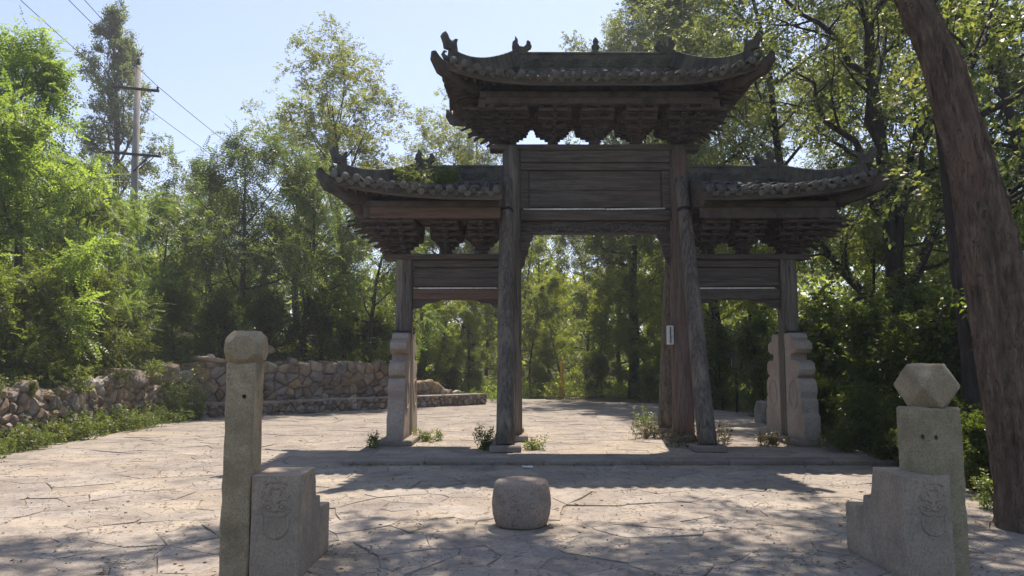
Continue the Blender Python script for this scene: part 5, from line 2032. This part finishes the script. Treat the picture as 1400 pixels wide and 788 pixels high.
def far_wood(seed, n):
    rs = np.random.RandomState(seed)
    a = rs.uniform(-1.15, 1.05, n)
    rad = rs.uniform(58, 85, n)
    x, y_ = rad * np.sin(a), rad * np.cos(a)
    top = 7.5 + 2.5 * np.sin(a * 17) + 1.5 * np.sin(a * 41 + 1)
    top = top + np.where(a > 0.15, 4, 0)
    z = terrain_h(x, y_) + top * rs.uniform(0, 1, n) ** .8
    return np.stack([x, y_, z], -1)
cover('distant_wood', 'distant wooded slope closing the view behind all the trees', far_wood(5, 16000), cluster(8, 1.1, .55, .32, 12, .2), 'lf_wood', 6, (.7, 1.3), .1)

# --- grit: chips of stone swept over the paving
rs = np.random.RandomState(19)
n = 1500
x = rs.uniform(-7.5, 5.6, n)
y_ = 5.4 + rs.uniform(0, 1, n) ** 1.7 * 14
ok = np.array([in_poly(a, b, PLAZA) for a, b in zip(x, y_)]) & ~((x > PF[0] - .1) & (x < PF[2] + .1) & (y_ > PF[1] - .1) & (y_ < PF[3] + .1))
x, y_ = x[ok], y_[ok]
oc = np.array([(1, 0, 0), (0, 1, 0), (-1, 0, 0), (0, -1, 0), (0, 0, .7), (0, 0, -.7)], float)
of = np.array([(0, 1, 4), (1, 2, 4), (2, 3, 4), (3, 0, 4), (1, 0, 5), (2, 1, 5), (3, 2, 5), (0, 3, 5)])
sz_ = rs.uniform(.003, .013, len(x)) * rs.choice([1, 1, 1, 1.6], len(x))
V = np.stack([x, y_, np.full(len(x), .006)], -1)[:, None, :] + sz_[:, None, None] * (oc[None] * rs.uniform(.6, 1.3, (len(x), 6, 1)) + rs.normal(0, .15, (len(x), 6, 3)))
F = (of[None] + 6 * np.arange(len(x))[:, None, None]).reshape(-1, 3)
o = put('grit', np_mesh('grit', V.reshape(-1, 3), F), 'block', kind='stuff')
tag(o, 'stone chips and grit scattered over the flagstones', 'grit')

# --- fallen leaves and grit on the paving
rs = np.random.RandomState(9)
n = 1100
x = rs.uniform(-7.5, 5.6, n)
y_ = 5.4 + rs.uniform(0, 1, n) ** 1.5 * 18
inside = np.array([in_poly(a, b, PLAZA) for a, b in zip(x, y_)])
x, y_ = x[inside], y_[inside]
onp = (x > PF[0]) & (x < PF[2]) & (y_ > PF[1]) & (y_ < PF[3])
z = np.where(onp, PT + .008, .012)
lt = np.array(leaflet(np.zeros(3), np.array([1.0, 0, .05]), np.array([0, 0, 1.0]), .055, .03)).reshape(1, 4, 3)
d = rs.normal(0, 1, (len(x), 3)) * np.array([1, 1, .12])
o = put('fallen_leaves', sprays_mesh('fallen_leaves', np.stack([x, y_, z], -1), d, rs.uniform(.5, 1.2, len(x)), lt, rs, .25), 'litter', kind='stuff')
tag(o, 'scattered dry leaves on the flagstones', 'leaves')
# leaf drift along the foot of the platform kerb
n = 700
x = rs.uniform(PF[0], PF[2], n)
y_ = PF[1] - np.abs(rs.normal(0, .06, n)) - .01
d = rs.normal(0, 1, (n, 3)) * np.array([1, 1, .35])
o = put('leaf_drift', sprays_mesh('leaf_drift', np.stack([x, y_, rs.uniform(.008, .03, n)], -1), d, rs.uniform(.4, .9, n), lt, rs, .5), 'litter', kind='stuff')
tag(o, 'drift of dry leaves along the foot of the platform kerb', 'leaves')

# ------------------------------------------------------------------ the summer air over the whole place
hz = put('haze', MB().box((0, 180, 33), (650, 500, 72), .001).mesh('haze'), None, kind='stuff')
hm = bpy.data.materials.new('haze_air')
hm.use_nodes = True
hn = hm.node_tree
hn.nodes.clear()
ho = hn.nodes.new('ShaderNodeOutputMaterial')
hv = hn.nodes.new('ShaderNodeVolumePrincipled')
hv.inputs['Color'].default_value = (0.86, 0.91, 1.0, 1)
hv.inputs['Density'].default_value = 0.0013
hv.inputs['Anisotropy'].default_value = 0.3
hn.links.new(hv.outputs[0], ho.inputs['Volume'])
hz.data.materials.append(hm)
